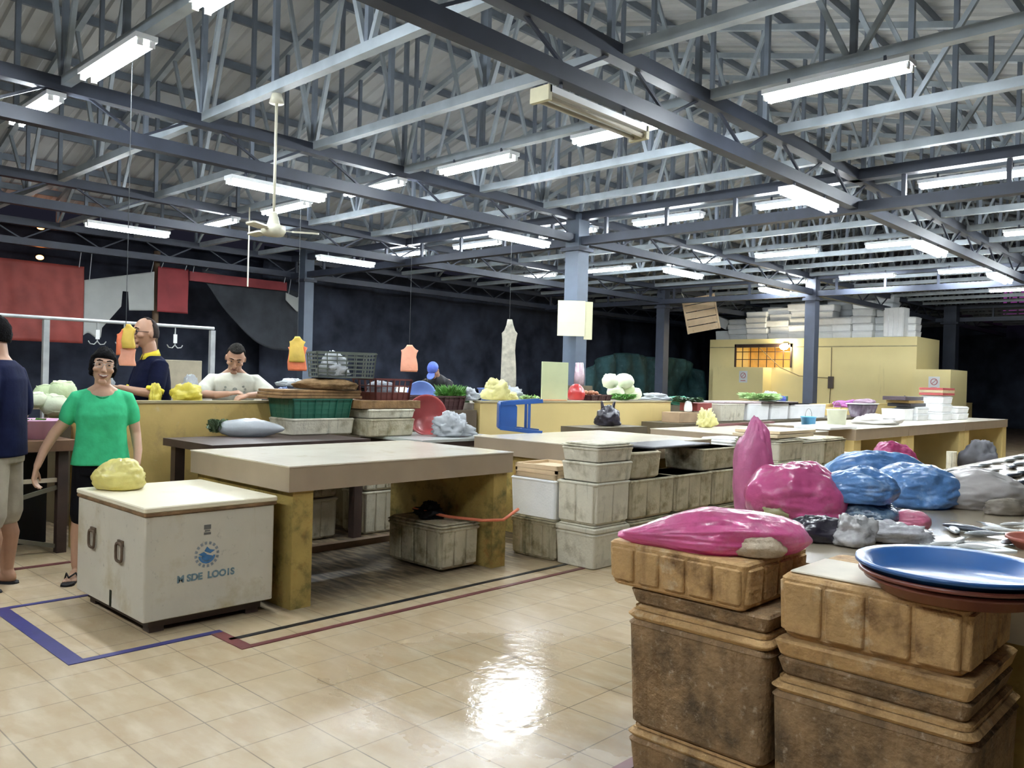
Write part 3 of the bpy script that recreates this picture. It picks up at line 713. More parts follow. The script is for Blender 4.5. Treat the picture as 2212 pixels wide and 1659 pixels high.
def basin(m, loc, r, h, label, name='plastic_basin', tilt=(0, 0, 0), group=None, cat='basin', foot=.72, grooves=True):
    t = thing(name, label, cat, loc, tilt, group)
    p = [(0, .0), (r*foot, 0), (r*.93, h*.8), (r, h), (r*1.03, h), (r*1.03, h-.012), (r*1.01, h-.014), (r*.95, h*.75), (r*(foot+.03), -.004+.0), (0, -.004)]
    p = [(0, .008), (r*foot*.95, .008), (r*.92, h*.85), (r*.97, h-.004), (r*1.03, h), (r*1.035, h-.012), (r*.965, h-.016), (r*foot, 0), (0, 0)]
    MB().lathe(p, 48).build('bowl', m, t, smooth=True); return t
redb = mat('red_basin', (.42, .07, .07), .35, .12, 4, coat=.2)
# tall red basin standing on its rim, leaning on baskets
p, q = aty(925, 883, 6.3), None
basin(redb, (5.5, 6.42, 1.02), .20, .10, 'round red basin standing on edge beside the white bag', tilt=(math.radians(82), 0, math.radians(-28)))
slab(.40, .3, .17, (5.72, 6.5, .838), mat('red_crate', (.28, .05, .045), .5, .15), 'plastic_crate', 'dark red solid crate behind the white plastic bag', 'crate')
lump('white_bag', wbag, (5.50, 6.02, .837), (.17, .11, .13), 'translucent white plastic bag before the red basin', 'bag', 11, .45, sharp=1.3)
crate(.55, .35, .15, mat('brown_crate', (.07, .03, .03), .5, .2), (6.0, 6.95, 1.05), 'brown crate holding the leafy green herbs', bars=7, rows=3, solidfrac=.9)
MB().box(0, .9, 0, .5, 0, 1.045).build('brown_counter', mat('counter_dark', (.12, .09, .06), .6), loc=(5.8, 6.9, 0)); tag(C.objects['brown_counter'], 'plain dark counter block behind the red basin', 'counter')

# blue stool lying on its side on the second table
bs = mat('blue_stool', (.02, .09, .33), .35, .12, 5, coat=.2)
t = thing('plastic_stool', 'blue plastic stool lying on its side on the second table', 'stool', (0, 0, 0))
MB().rbox(-.14, .14, -.14, .14, .30, .325, .03).build('seat', bs, t)
for sx_ in (-1, 1):
    for sy_ in (-1, 1):
        MB().bar((sx_*.125, sy_*.125, .31), (sx_*.165, sy_*.165, 0), .045, .04).build('leg', bs, t)
for k in range(4):
    M4 = Matrix.Rotation(math.pi/2*k, 4, 'Z')
    b = MB(); v = [(-.14, -.142, .31), (.14, -.142, .31), (.145, -.15, .22), (.10, -.149, .19), (-.10, -.149, .19), (-.145, -.15, .22)]
    v2 = [(a, b_+.008, c) for a, b_, c in v]
    b.add([M4 @ Vector(q) for q in v+v2], [(0, 1, 2, 3, 4, 5), (11, 10, 9, 8, 7, 6)]+[(i, (i+1) % 6, 6+(i+1) % 6, 6+i) for i in range(6)]); b.build('skirt', bs, t)
for e in (-.15, .15): MB().bar((-.15, e, .1), (.15, e, .1), .02).build('stretcher', bs, t)
p = atz(1062, 931, TH)
t.matrix_world = Matrix.Translation((p.x+.21, p.y-.20, TH+.168)) @ Matrix.Rotation(YAW+.1, 4, 'Z') @ Matrix.Rotation(math.radians(-90), 4, 'Y') @ Matrix.Diagonal((1, 1, 1.4, 1)) @ Matrix.Translation((0, 0, -.16))

#==STALLS==
# ------------------------------------------------------------ vegetables
cabm = mat('cabbage', (.52, .62, .36), .5, .15, 8, .5, 16, dirt=((.72, .76, .6), .3, 5)); cabw = mat('cabbage_white', (.70, .76, .56), .5, .08, 7, .4, 14)
leafm = mat('leafy_green', (.10, .27, .05), .5, .4, 9, .3, 20); leafd = mat('dark_leaf', (.02, .06, .02), .5, .4, 9); leafp = mat('pale_leaf', (.33, .50, .20), .5, .3, 9)
def cabbage(loc, r, m, label, group=None, sx_=1.1, seed=0):
    b = MB()
    def fn(d):
        v = d*2.2+Vector((seed, seed*2, 0)); k = 1+.07*abs(noise.noise(v*2.1))+.05*noise.noise(v)
        return Vector((d.x*k, d.y*k, d.z*k))
    b.ball((0, 0, r*.92), (r*sx_, r, r*.92), 20, 14, fn)
    for k in range(4):
        a = k*1.7+seed; M4 = Matrix.Rotation(a, 4, 'Z') @ Matrix.Rotation(math.radians(40+10*(k % 2)), 4, 'X')
        b.ball((0, 0, r*.92), (r*.95, r*1.1, r*.25), 14, 6, lambda d: Vector((d.x, d.y, d.z*.6+.5*(d.x*d.x+d.y*d.y))), M4)
    return tag(b.build('cabbage', m, smooth=True, loc=loc, rot=seed), label, 'cabbage', group)
def bunch(loc, r, h, n, m, label, name='leafy_greens', cat='greens', seed=0, spread=1.0, w=.035, group=None, lay=0):
    rnd = random.Random(seed); b = MB()
    for k in range(n):
        a = rnd.uniform(0, 6.28); q = rnd.random()**.5*r; el = rnd.uniform(.2, 1)*h
        base = Vector((q*.5*math.cos(a), q*.5*math.sin(a), rnd.uniform(0, .3)*h)); tip = Vector((q*1.3*math.cos(a)*spread+lay*rnd.random(), q*1.3*math.sin(a)*spread, el))
        d = (tip-base); s_ = d.cross(Vector((rnd.uniform(-1, 1), rnd.uniform(-1, 1), .6))).normalized()*w*rnd.uniform(.5, 1.2); md = base.lerp(tip, .6)+Vector((0, 0, .02))
        th = d.cross(s_).normalized()*.002
        b.add([base, md+s_, tip, md-s_, base+th, md+s_+th, tip+th, md-s_+th], [(0, 1, 2, 3), (7, 6, 5, 4), (0, 4, 5, 1), (1, 5, 6, 2), (2, 6, 7, 3), (3, 7, 4, 0)])
    return tag(b.build(name, m, loc=loc), label, cat, group)
CT = 1.125
# left stall: wooden table, pink basin, green and blue basins, cabbages
t = thing('stall_table', 'brown wooden stall table with pink basin behind the woman', 'table', (.4, 6.75, 0))
MB().box(0, 1.92, 0, 1.1, .78, .86).build('tabletop', mat('stall_wood', (.15, .08, .045), .5, .3, 6), t)
for a, b_ in ((.05, .05), (1.8, .05), (.05, .97), (1.8, .97)): MB().box(a, a+.07, b_, b_+.07, 0, .78).build('leg', dark, t)
MB().box(.04, 1.88, .55, .58, 0, .78).build('back_panel', black, t)  # black sheet added to stand in for the darkness behind the legs
MB().box(.1, 1.82, .07, .10, .54, .57).build('stretcher', mat('pale_rail', (.45, .38, .28), .5), t)
b = MB(); b.bar((.1, .08, .05), (1.8, .08, .5), .03).bar((1.8, .1, .05), (.1, .1, .5), .03).build('cross_brace', mat('brace', (.12, .11, .08), .6), t)
MB().box(0, 1.9, 0, .6, 0, 1.02).build('rear_bench', mat('bench_yellow', (.5, .38, .17), .6), loc=(.3, 8.3, 0)); tag(C.objects['rear_bench'], 'yellow bench behind the left vegetable stall', 'bench')
a, wd, ht = fit(42, 902, 128, 944, Y=7.0)
basin(mat('pink_basin', (.78, .45, .66), .4, .08), (a.x, 7.0, .862), wd/2, ht*1.0, 'pink plastic basin on the left stall table')
basin(mat('teal_basin', (.08, .30, .28), .4, .1), (1.75, 7.38, .862), .27, .20, 'green basin full of cabbages on the left stall')
basin(mat('skyblue_basin', (.10, .28, .55), .4, .1), (1.20, 7.30, .862), .2, .22, 'sky blue basin at the far left of the stall')
for i, (px, py, r) in enumerate(((118, 872, .10), (135, 846, .11), (98, 850, .09), (80, 862, .07), (128, 890, .085), (150, 868, .09))):
    p = aty(px, py, 7.3+.06*(i % 3)); cabbage((p.x, p.y, max(p.z-r, .90)), r, cabw if i in (0, 3, 5) else cabm, 'pale cabbage heaped in the basins left of the woman', 'cabbages beside the woman', seed=i)
bunch((2.02, 7.05, .90), .13, .12, 120, leafm, 'dark leafy vegetables in the basin behind the woman', seed=3)
p = aty(150, 790, 7.9)
slab(.32, .3, .16, (p.x-.3, 8.35, 1.022), mat('carton', (.36, .30, .20), .7, .1), 'cardboard_carton', 'brown carton beyond the woman on the rear bench', 'carton')
slab(.35, .3, .05, (p.x-.85, 8.35, 1.022), mat('carton2', (.40, .34, .26), .7, .1), 'flat_carton', 'flat tan carton left on the rear bench', 'carton')
lump('blue_bundle', mat('navy_bundle', (.03, .045, .10), .6), (p.x-.42, 8.5, 1.02), (.12, .1, .12), 'dark blue bundle on the rear bench', 'bundle', 4, .1)
# railing with hooks
t = thing('hook_rail', 'galvanised pipe rail with meat hooks over the left stall', 'rail', (0, 9.2, 0))
galv = mat('galvanised', (.34, .36, .36), .4, .2, 8)
MB().tube([(-1.5, 0, 1.90), (4.62, 0, 1.915)], .018, 8).build('top_pipe', galv, t, smooth=True)
for xx in (.2, 2.83, 4.6): MB().bar((xx, 0, 0), (xx, 0, 1.89), .055).build('post', galv, t)
for px in (210, 378, 268, 578):
    q = aty(px, 735, 9.2)
    if q.x > 4.6: continue
    b = MB().bar((q.x, -.0, 1.90), (q.x, 0, 1.70), .012); 
    for s in (-1, 1): b.tube([(q.x, 0, 1.70), (q.x+s*.03, 0, 1.665), (q.x+s*.07, 0, 1.67), (q.x+s*.09, 0, 1.70)], .006, 6)
    hk = b.build('hook', galv, t)
    MB().box(q.x-.02, q.x+.02, -.012, .0, 1.72, 1.82).build('tag_plate', plain_w, hk)
# pallet board and yellow bag near the seller
a, wd, ht = fit(358, 778, 428, 862, Y=8.0)
o = MB().rbox(0, wd*1.3, 0, .03, 0, ht, .008).build('chipboard', mat('chipboard', (.43, .38, .28), .7, .1, 12), loc=(a.x-wd*.6, 8.05, a.z-.0)); tag(o, 'beige board standing behind the seller', 'board')
MB().box(0, 2.2, 0, .5, 0, a.z-.01).build('rear_bench', mat('bench_dark', (.10, .08, .05), .6), loc=(2.6, 7.95, 0)); tag(C.objects['rear_bench.001'], 'dark bench carrying the beige board behind the sellers', 'bench')
yel = mat('yellow_bag', (.78, .68, .10), .4, .12, 8, .25, 20, trans=.25, coat=.25); pyel = mat('pale_yellow_bag', (.78, .74, .34), .4, .08, 7, .3, 14, trans=.25, coat=.2)
a, wd, ht = fit(372, 822, 438, 862, Y=7.1); lump('yellow_bag', yel, (a.x, 7.12, 1.128), (wd*.5, .11, .11), 'bright yellow plastic bag left of the man in white', 'bag', 21, .35)
lump('yellow_bag', yel, (a.x-.22, 7.25, 1.128), (.05, .05, .10), 'small yellow bag end beside the man in navy polo', 'bag', 22, .3)
lump('white_bag', wbag, (a.x+.13, 7.35, 1.128), (.09, .08, .14), 'whitish bag behind the bright yellow bag', 'bag', 23, .3)
# counter items right of the seller
a, wd, ht = fit(632, 822, 668, 862, Y=7.15); t = thing('plastic_container', 'clear plastic tub with a white bag on the wall end', 'container', (a.x, 7.15, 1.128))
MB().lathe([(0, 0), (.06, 0), (.07, .15), (.073, .15), (.073, .155), (.066, .155), (.055, .008), (0, .008)], 24).build('tub', mat('milky', (.55, .60, .62), .3, .05, trans=.4), t, smooth=True)
lump('white_bag', wbag, (a.x-.06, 7.2, 1.285), (.15, .11, .045), 'crumpled white plastic on top of the clear tub', 'bag', 25, .35)
slab(.2, .18, .03, (a.x-.33, 7.15, 1.128), mat('slate', (.05, .055, .06), .5), 'black_tray', 'small black tray beside the clear tub', 'tray')
lump('blue_bag', mat('dim_blue_bag', (.12, .18, .35), .4), (a.x-.22, 7.12, 1.128), (.07, .05, .10), 'dim blue bag right of the man in white', 'bag', 27, .3)

# hanging orange and yellow bag bundles
orange = mat('orange_bag', (.85, .26, .12), .45, .15, 9, .3, 18, trans=.25); ybag = mat('yellow_hang', (.80, .60, .12), .45, .12, 8, .3, 18, trans=.25); peach = mat('peach_bag', (.85, .42, .28), .45, .1, 8, .3, 18, trans=.25)
def hangbag(px0, py0, px1, py1, Y, parts, label, group=None):
    a, wd, ht = fit(px0, py0, px1, py1, Y=Y); t = thing('bag_bundle', label, 'bags', a, YAW, group)
    for j, (m, u0, u1, v0, v1, yy) in enumerate(parts):
        x0, x1, z0, z1 = (u0-.5)*wd, (u1-.5)*wd, v0*ht, v1*ht; N_ = 12; vs = []; fs = []
        xm, hw = (x0+x1)/2, (x1-x0)/2
        rs = [(0, .94), (.08, 1), (.3, .96), (.55, .85), (.7, .88), (.8, 1.0), (.84, .7), (.92, .45), (1, .3)]
        b = MB(); b.rings([(z0+(z1-z0)*v, xm+.006*math.sin(v*9+j), yy, hw*k, .022*(1 if v < .8 else .5)*(1+.3*math.sin(v*7))) for v, k in rs], 20)
        b.build('plastic_bag', m, t, smooth=True)
    MB().tube([(0, 0, ht*.95), (0, .0, (4.06 if Y < 8 else 3.645)-a.z)], .003, 6).build('string', mat('dim_wire', (.05, .055, .06), .6), t)
    return t
hangbag(247, 700, 293, 790, 7.2, [(orange, 0, .72, .25, .88, .02), (ybag, .35, .98, .42, 1, -.015), (peach, .2, 1, 0, .5, 0)], 'bundle of yellow, orange and pink bags beside the smoking man')
hangbag(620, 727, 662, 801, 8.5, [(ybag, .08, .92, .25, 1, -.02), (orange, 0, 1, 0, .85, 0)], 'bundle of yellow and orange bags left of the steel column')
hangbag(864, 745, 902, 803, 8.5, [(peach, 0, 1, 0, 1, 0)], 'bundle of peach plastic bags above the blue tubs')
hangbag(1080, 697, 1114, 840, 8.5, [(mat('clear_bags', (.50, .48, .40), .5, .25, 14, .5, 22, trans=.3), 0, 1, 0.0, 1.05, 0)], 'long bundle of clear plastic bags hanging behind the stool')

# counter on right low wall: tubs, bags, greens, cabbages, scale
def at(px, Y): return aty(px, 860, Y).x
lightblue = mat('lightblue_tub', (.25, .38, .80), .4, .08); blu2 = mat('blue_tub', (.05, .25, .52), .4, .1)
x = aty(925, 860, 7.3).x
basin(lightblue, (x-.02, 7.42, 1.17), .17, .10, 'light blue tub upside down beyond the maroon basket', tilt=(math.radians(70), 0, math.radians(-30)))
MB().box(0, 1.1, 0, .5, 0, 1.08).build('rear_counter', mat('bench_dark', (.10, .08, .05))); o = C.objects['rear_counter']; o.location = (5.3, 7.45, 0); tag(o, 'dark rear counter carrying the blue tubs', 'counter')
x2 = aty(838, 860, 7.6).x
basin(blu2, (x2, 7.75, 1.082), .13, .17, 'blue tub just right of the black crate')
cabbage((x2+.24, 7.8, 1.082), .12, cabw, 'pale cabbage between the two blue tubs', seed=4); cabbage((x2+.42, 7.85, 1.082), .11, cabw, 'pale cabbage touching the light blue tub', seed=5)
lump('white_bag', wbag, (x+.17, 7.5, 1.082), (.08, .07, .13), 'white bag right of the light blue tub', 'bag', 31, .35)
slab(.4, .3, .06, (5.75, 7.46, 1.082), mat('pale_box', (.6, .62, .55), .6), 'shallow_box', 'pale shallow box under the light blue tub', 'box')
a, wd, ht = fit(945, 820, 1006, 858, Y=7.1); bunch((a.x, 7.12, 1.13), .16, .21, 420, leafm, 'fresh green herbs piled in the brown crate', seed=5, w=.018); 
lump('white_bag', wbag, (a.x+.24, 7.05, 1.15), (.10, .08, .09), 'grey-white bag beside the green herbs', 'bag', 33, .4)
bunch((a.x+.34, 7.3, 1.07), .1, .12, 60, leafd, 'dark wilted leaves behind the pale yellow bag', seed=6)
a, wd, ht = fit(1042, 818, 1098, 864, Y=7.15); lump('pale_yellow_bag', pyel, (a.x, 7.16, 1.152), (wd*.5, .1, .17), 'pale yellow plastic bag above the blue stool', 'bag', 35, .35, sharp=1.2)
lump('pale_yellow_bag', pyel, (a.x+.3, 7.2, 1.152), (.1, .08, .07), 'low pale yellow bag right of the bigger one', 'bag', 36, .35)
lump('white_bag', wbag, (a.x+.52, 7.4, 1.152), (.17, .1, .10), 'white crumpled bag left of the upright green board', 'bag', 37, .4)
basin(mat('navy_tub', (.03, .08, .30), .4), (a.x+.5, 7.7, 1.12), .2, .17, 'deep blue tub behind the white crumpled bag')
bunch((a.x+.56, 7.1, 1.152), .12, .05, 90, leafp, 'pale sliced greens left of the upright green board', seed=8)
slab(.5, .25, .02, (a.x+.62, 6.93, 1.15), mat('orange_board', (.5, .28, .14), .6), 'chopping_board', 'orange-brown chopping board on the yellow wall', 'board')
a, wd, ht = fit(1167, 779, 1226, 862, Y=7.1)
o = MB().rbox(0, wd*1.25, 0, .03, 0, ht, .006).build('polystyrene_board', mat('pale_green_board', (.46, .50, .30), .6, .04), loc=(a.x-wd*.6, 7.12, 1.15), rot=-.15); tag(o, 'upright pale green board on the yellow wall', 'board')
a, wd, ht = fit(1228, 775, 1262, 830, Y=8.2); o = thing('plastic_roll', 'shiny pinkish plastic sheet roll tied at the column foot', 'roll', (a.x, 8.15, a.z-.02))
MB().tube([(0, 0, 0), (.01, 0, .15), (0, 0, .36)], [.08, .085, .06], 16).build('sheet_roll', mat('mauve_film', (.36, .26, .30), .2, .2, 12, .4, 20, coat=.5), o, smooth=True)
MB().box(0, .38, 0, .3, 0, a.z-.02).build('rear_counter', mat('bench_dark', (.1, .08, .05)), loc=(a.x-.2, 8.02, 0)); tag(C.objects['rear_counter.001'], 'dark stand holding the shiny plastic roll', 'stand')
a, wd, ht = fit(1226, 829, 1262, 863, Y=7.15); o = lump('red_pot', mat('red_pot', (.40, .03, .03), .3, .1, coat=.4), (a.x, 7.15, 1.152), (wd*.52, wd*.5, ht*.68), 'round red bag-wrapped pot right of the green board', 'pot', 41, .06)
crate(.48, .32, .075, mat('brown_crate', (.07, .03, .03)), (a.x+.14, 7.0, 1.152), 'low brown crate of onions beside the red pot', solidfrac=.9)
onm = mat('onion', (.35, .14, .07), .5, .2, 8)
rnd = random.Random(5)
for k in range(16):
    r = .035; o = MB().ball((0, 0, r), (r, r, r*.9), 12, 8).build('onion', onm, smooth=True, loc=(a.x+.2+.085*(k % 5)+.02*(k // 10), 7.07+.08*(k // 5 % 3), 1.162+(.05 if k > 9 else 0))) if k == 0 else None
    if k == 0: on0 = o
    else: o = on0.copy(); C.objects.link(o); o.location = (a.x+.2+.08*(k % 5)+.02*(k // 10), 7.07+.075*(k // 5 % 3), 1.162+(.05 if k > 9 else 0)+.01*(k % 2))
    tag(o, 'reddish onion in the low brown crate', 'onion', 'onions in the brown crate')
for i, (px, py, r) in enumerate(((1318, 822, .12), (1348, 822, .125), (1330, 846, .11), (1372, 852, .10), (1356, 838, .09))):
    p = aty(px, py, 7.3+.05*(i % 3)); cabbage((p.x, p.y, max(p.z-r, 1.152)), r, cabw if i != 4 else cabm, ['upper left white cabbage of the heap beside the onions', 'biggest white cabbage on top of the heap', 'white cabbage low in the heap beside the onions', 'rightmost pale cabbage of the heap', 'greenish cabbage in the middle of the heap'][i], seed=i+7, sx_=1.25)
p = aty(1350, 860, 7.05); bunch((p.x, 7.08, 1.15), .17, .10, 260, leafm, 'bright green leaves spilling below the white cabbages', seed=11, w=.022)
p = aty(1420, 860, 7.2); lump('white_bag', wbag, (p.x, 7.25, 1.152), (.2, .12, .06), 'low white bag right of the cabbage heap', 'bag', 43, .4)
lump('green_net_bag', mat('green_net', (.04, .20, .13), .5, .3, 10, .4, 30), (p.x+.30, 6.98, 1.08), (.21, .1, .09), 'green bag of herbs hanging over the end of the low wall', 'bag', 45, .3)
t = thing('weighing_scale', 'grey weighing scale with a steel pan beyond the greens', 'scale', (p.x+.55, 8.3, 1.12))
MB().rbox(-.1, .1, -.1, .1, 0, .22, .02, .02).build('scale_body', mat('scale_grey', (.22, .24, .27), .4), t)
MB().lathe([(0, .23), (.12, .235), (.2, .27), (.205, .27), (.12, .225), (0, .222)], 28).build('pan', mat('steel_pan', (.55, .56, .56), .25, metal=.8), t, smooth=True)
MB().box(0, 2.4, 0, .6, 0, 1.115).build('rear_counter', mat('bench_dark', (.1, .08, .05))); o = C.objects['rear_counter.002']; o.location = (p.x-.05, 8.05, 0); tag(o, 'dark rear counter carrying the weighing scale', 'counter')
# black bag standing on table 2's far corner
a, wd, ht = fit(1368, 876, 1425, 928, Y=5.62); 
bb = mat('black_bag', (.02, .017, .028), .3, .3, 6, .5, 14, coat=.4)
lump('black_bag', bb, (a.x, 6.2, .87), (.15, .1, .15), 'black plastic bag with two handles against the low wall', 'bag', 47, .25, ears=2)
MB().box(0, 1.1, 0, .5, 0, .865).build('low_bench', mat('bench_dark', (.1, .08, .05)), loc=(a.x-.6, 5.95, 0)); tag(C.objects['low_bench'], 'dark low bench under the black plastic bag', 'bench')
# papers and crate hung on columns
a, wd, ht = fit(1208, 648, 1278, 726, Y=8.3); t = thing('hung_sheets', 'cream paper sheets hung on the thick steel column', 'sheets', (a.x, 8.33, a.z), YAW)
MB().rbox(-wd*.52, wd*.33, -.012, 0, 0, ht*.98, .004).build('front_sheet', mat('cream_sheet', (.62, .61, .43), .6, .04, 3), t)
MB().rbox(wd*.30, wd*.56, .0, .012, -.05, ht*.96, .004).build('rear_sheet', mat('cream_sheet2', (.50, .49, .33), .6, .04, 3), t)
MB().box(-wd*.52, wd*.33, -.014, -.012, ht*.36, ht*.37).build('fold', mat('fold', (.5, .5, .38), .6), t)
a, wd, ht = fit(1480, 635, 1562, 716, Y=12.3); t = thing('slatted_crate', 'pale wooden slatted crate hung tilted under the roof', 'crate', (a.x, 12.3, a.z), (0, math.radians(-12), YAW))
t.rotation_euler = (Matrix.Rotation(YAW, 3, 'Z') @ Matrix.Rotation(math.radians(-12), 3, 'Y')).to_euler()
b = MB(); W2 = wd*.44
for k in range(5): b.box(-W2, W2, -.01, .01, ht*.19*k+.01, ht*.19*(k+1)-.012)
b.build('slats', pale_wood, t)
MB().box(-W2, -W2+.05, -.035, -.01, 0, ht*.95).box(W2-.05, W2, -.035, -.01, 0, ht*.95).build('batten', pale_wood, t)
for s in (-1, 1): MB().tube([(s*W2*.8, 0, ht*.93), (s*W2*.8-.25, 0, ht+.95)], .006, 5).build('rope', plain_w, t)
# long clear-wrapped parcel of greens on work table
a, wd, ht = fit(478, 895, 625, 944, Z=.865); t = thing('wrapped_greens', 'long white plastic-wrapped bundle of leafy greens', 'wrapped greens', (a.x+.02, a.y+.12, .862), YAW+.08)
b = MB(); b.ball((0, 0, .07), (wd*.5, .11, .085), 30, 16, lambda d: Vector((d.x, d.y*(1-.4*max(0, d.x))*(1+.15*noise.noise(d*5)), d.z*(1-.35*max(0, d.x))*(1+.2*noise.noise(d*4))))); b.build('plastic_wrap', wbag, t, smooth=True)
g = bunch((0, 0, 0), .08, .13, 120, mat('grey_green_leaf', (.08, .13, .06), .5, .4, 9), None, 'greens_end', None, seed=13, w=.03); g.parent = t; g.location = (-wd*.47, 0, .02)
for k_ in ('label', 'category'):
    if k_ in g: del g[k_]

#==STORE==
# ------------------------------------------------------------ yellow store room
store = mat('store_paint', (.84, .72, .36), .6, .05, .8, .05, 15, streak=((.42, .33, .17), .04, 2.0))
BX = 24.0; BY0, BY1, BZ = 7.55, 13.9, 2.88
t = thing('store_room', 'pale yellow store room block with barred window at the back', 'building', (BX, BY0, 0))
W_ = BY1-BY0; wy0, wy1, wz0, wz1 = 3.55, 5.45, 2.0, 2.72
MB().box(0, 1.95, 0, wy0, 0, BZ).box(0, 1.95, wy1, W_, 0, BZ).box(0, 1.95, wy0, wy1, 0, wz0).box(0, 1.95, wy0, wy1, wz1, BZ).build('wall_body', store, t)
MB().box(-.01, 0, .0, W_, BZ-.27, BZ-.24).build('conduit', mat('conduit', (.40, .34, .18), .6), t)
MB().box(-.55, 0, 4.2, 5.9, 0, 1.98).build('porch_wall', store, t)
MB().box(.9, .95, wy0-.2, wy1+.2, wz0-.3, wz1+.3).build('inner_wall', mat('inner_wall', (.80, .50, .16), .7), t)
f_ = MB().box(-.03, .02, wy0, wy1, wz1-.1, wz1).box(-.03, .02, wy1-.05, wy1, wz0, wz1).box(-.03, .02, wy0, wy0+.05, wz0, wz1).build('window_frame', dark, t)
b = MB()
for k in range(1, 7): b.bar((-.01, wy0+(wy1-wy0)*k/7, wz0), (-.01, wy0+(wy1-wy0)*k/7, wz1), .02)
for k in range(1, 3): b.bar((-.01, wy0, wz0+.24*k), (-.01, wy1, wz0+.24*k), .02)
b.build('window_bars', dark, f_)
MB().ball((-.14, 3.75, 2.62), (.11, .13, .09), 16, 10).build('wall_bulb', mat('warm_bulb', (1, .86, .6), .4, 0, emit=40), t, smooth=True)
MB().box(-.08, 0, 3.65, 3.85, 2.68, 2.74).build('lamp_base', dark, t)
for py, pz, x_ in ((4.85, 1.68, -.552), (-.55, 1.60, -.302)):
    s = MB().box(x_, x_+.01, py-.14, py+.14, pz-.17, pz+.19).build('notice_plate', plain_w, t)
    ri = mat('sign_red', (.5, .10, .12), .5); b = MB(); P = [(x_-.004, py+.08*math.cos(a), pz+.05+.08*math.sin(a)) for a in [2*math.pi*k/20 for k in range(21)]]
    b.tube(P, .009, 5, cap=False).bar((x_-.004, py-.055, pz+.105), (x_-.004, py+.055, pz-.005), .012).bar((x_-.004, py-.08, pz-.11), (x_-.004, py+.08, pz-.11), .02); b.build('sign_mark', ri, s)
MB().box(-.3, 1.2, -.95, 0, 0, 1.98).build('side_wall', store, t)
ph = MB().rbox(-.1, 0, 2.25, 2.4, 1.4, 1.75, .02).build('wall_box', mat('dark_box', (.08, .06, .05), .5), t)
MB().tube([(-.05, 2.32, 1.75), (-.02, 2.34, 2.6)], .012, 6).tube([(-.05, 2.33, 1.4), (-.02, 2.37, .6)], .01, 6).tube([(-.03, 4.6, 2.6), (-.05, 3.9, 2.0), (-.02, 3.3, 1.75), (-.02, 2.4, 1.7)], .012, 6).build('cable', mat('cable', (.18, .14, .08), .6), t)
G = 'white foam boxes piled on the store room roof'
rnd = random.Random(12)
fw2 = foam_w; fgry = mat('foam_greyish', (.68, .72, .75), .7, .06, 5)
# stacks: (y centre, number, box height, depth offset, width, colour)
st = [(13.6, 1, .30, .3, .55, fgry), (13.0, 4, .16, .2, .75, fgry), (12.35, 5, .17, .15, .7, fw2), (11.65, 5, .19, .2, .72, fw2), (11.0, 5, .21, .2, .7, fw2), (10.3, 5, .2, .3, .66, fw2),
      (9.72, 3, .2, .2, .55, fw2), (9.15, 5, .21, .3, .6, fw2), (8.6, 6, .2, .5, .5, fgry), (8.22, 1, .82, .05, .55, fw2), (7.62+.25, 3, .19, .4, .4, fw2),
      (12.4, 6, .18, 1.3, .7, fw2), (11.4, 7, .18, 1.3, .7, fgry), (10.2, 8, .18, 1.2, .75, fgry), (9.5, 8, .18, 1.3, .7, fgry), (8.9, 7, .18, 1.3, .6, fw2)]
pos = ['far left', 'second from left', 'left', 'left of centre', 'left of the column', 'beside the dark column', 'low one right of the dark column', 'right of centre', 'second from right', 'right', 'far right', 'rear left', 'rear centre left', 'rear centre', 'rear centre right', 'rear right']
LV = ['bottom', 'second', 'third', 'fourth', 'fifth', 'sixth', 'seventh', 'eighth']
for (yc, n, h, off, wd, m), pn in zip(st, pos):
    for k in range(n):
        jx, jy = rnd.uniform(-.04, .04), rnd.uniform(-.05, .05)
        foam(BX+off+jx, yc-wd/2+jy, BZ+.002+k*(h+.004), .5, wd, h, m, '%s foam box in the store roof stack, %s' % (LV[k], pn), G, lid=.03 if h < .4 else 0, ribs=h > .4, r=.03)
t = foam(BX+.35, 13.55, BZ+.34, .45, .45, .3, fgry, 'tilted grey-white foam box at the left edge of the store roof', G, ribs=False)
t.rotation_euler = (.45, 0, .2)

#==TABLE34==
G = 'soiled foam boxes in front of the third table'
fx, fy = 8.0, 3.98
def px_x(px, Y): return aty(px, 950, Y).x
q = atz(1615, 953, .93); fx, fy = 7.45, 3.76
q = aty(1690, 955, 3.7); fx = q.x-.0
q0 = atz(1617, 950, .86); 
for j, (x0_, ly_, tag_) in enumerate(((q.x, .5, 'corner'), (q.x+.56, .5, 'second'), (q.x+1.12, .5, 'third'))):
    for k in range(4 if j == 0 else 3):
        hh = .22 if j == 0 else .285
        foam(x0_, 3.72, k*(hh+.001), .54, .5, hh, foam_l if (j+k) % 2 or j == 0 else foam_g, '%s foam box of the %s stack before the third table' % (LV[k], tag_), G, lid=.03, ribs=(j > 0))
foam(q.x, 4.24, 0, .5, .4, .85, foam_w, 'tall white foam carton left of the corner stack', G, ribs=True, lid=.05)
foam(q.x+1.75, 3.85, 0, .5, .42, .34, foam_l, 'bottom foam box at the end near the yellow pier', G, lid=.04)
foam(q.x+1.75, 3.85, .345, .5, .42, .30, foam_l, 'upper foam box at the end near the yellow pier', G, lid=.04)
foam(q.x+2.35, 3.95, 0, .45, .3, .5, foam_l, 'low pale foam box left of the yellow pier', G, ribs=False)
for k in range(2):
    slab(.85, .5, .035, (q.x-.02+.05*k, 3.74, .892+.038*k), mat('light_wood_top', (.66, .54, .36), .5, .08, 4), 'wooden_tray', ['lower', 'upper'][k]+' pale wooden tray on the corner foam stack', 'tray')
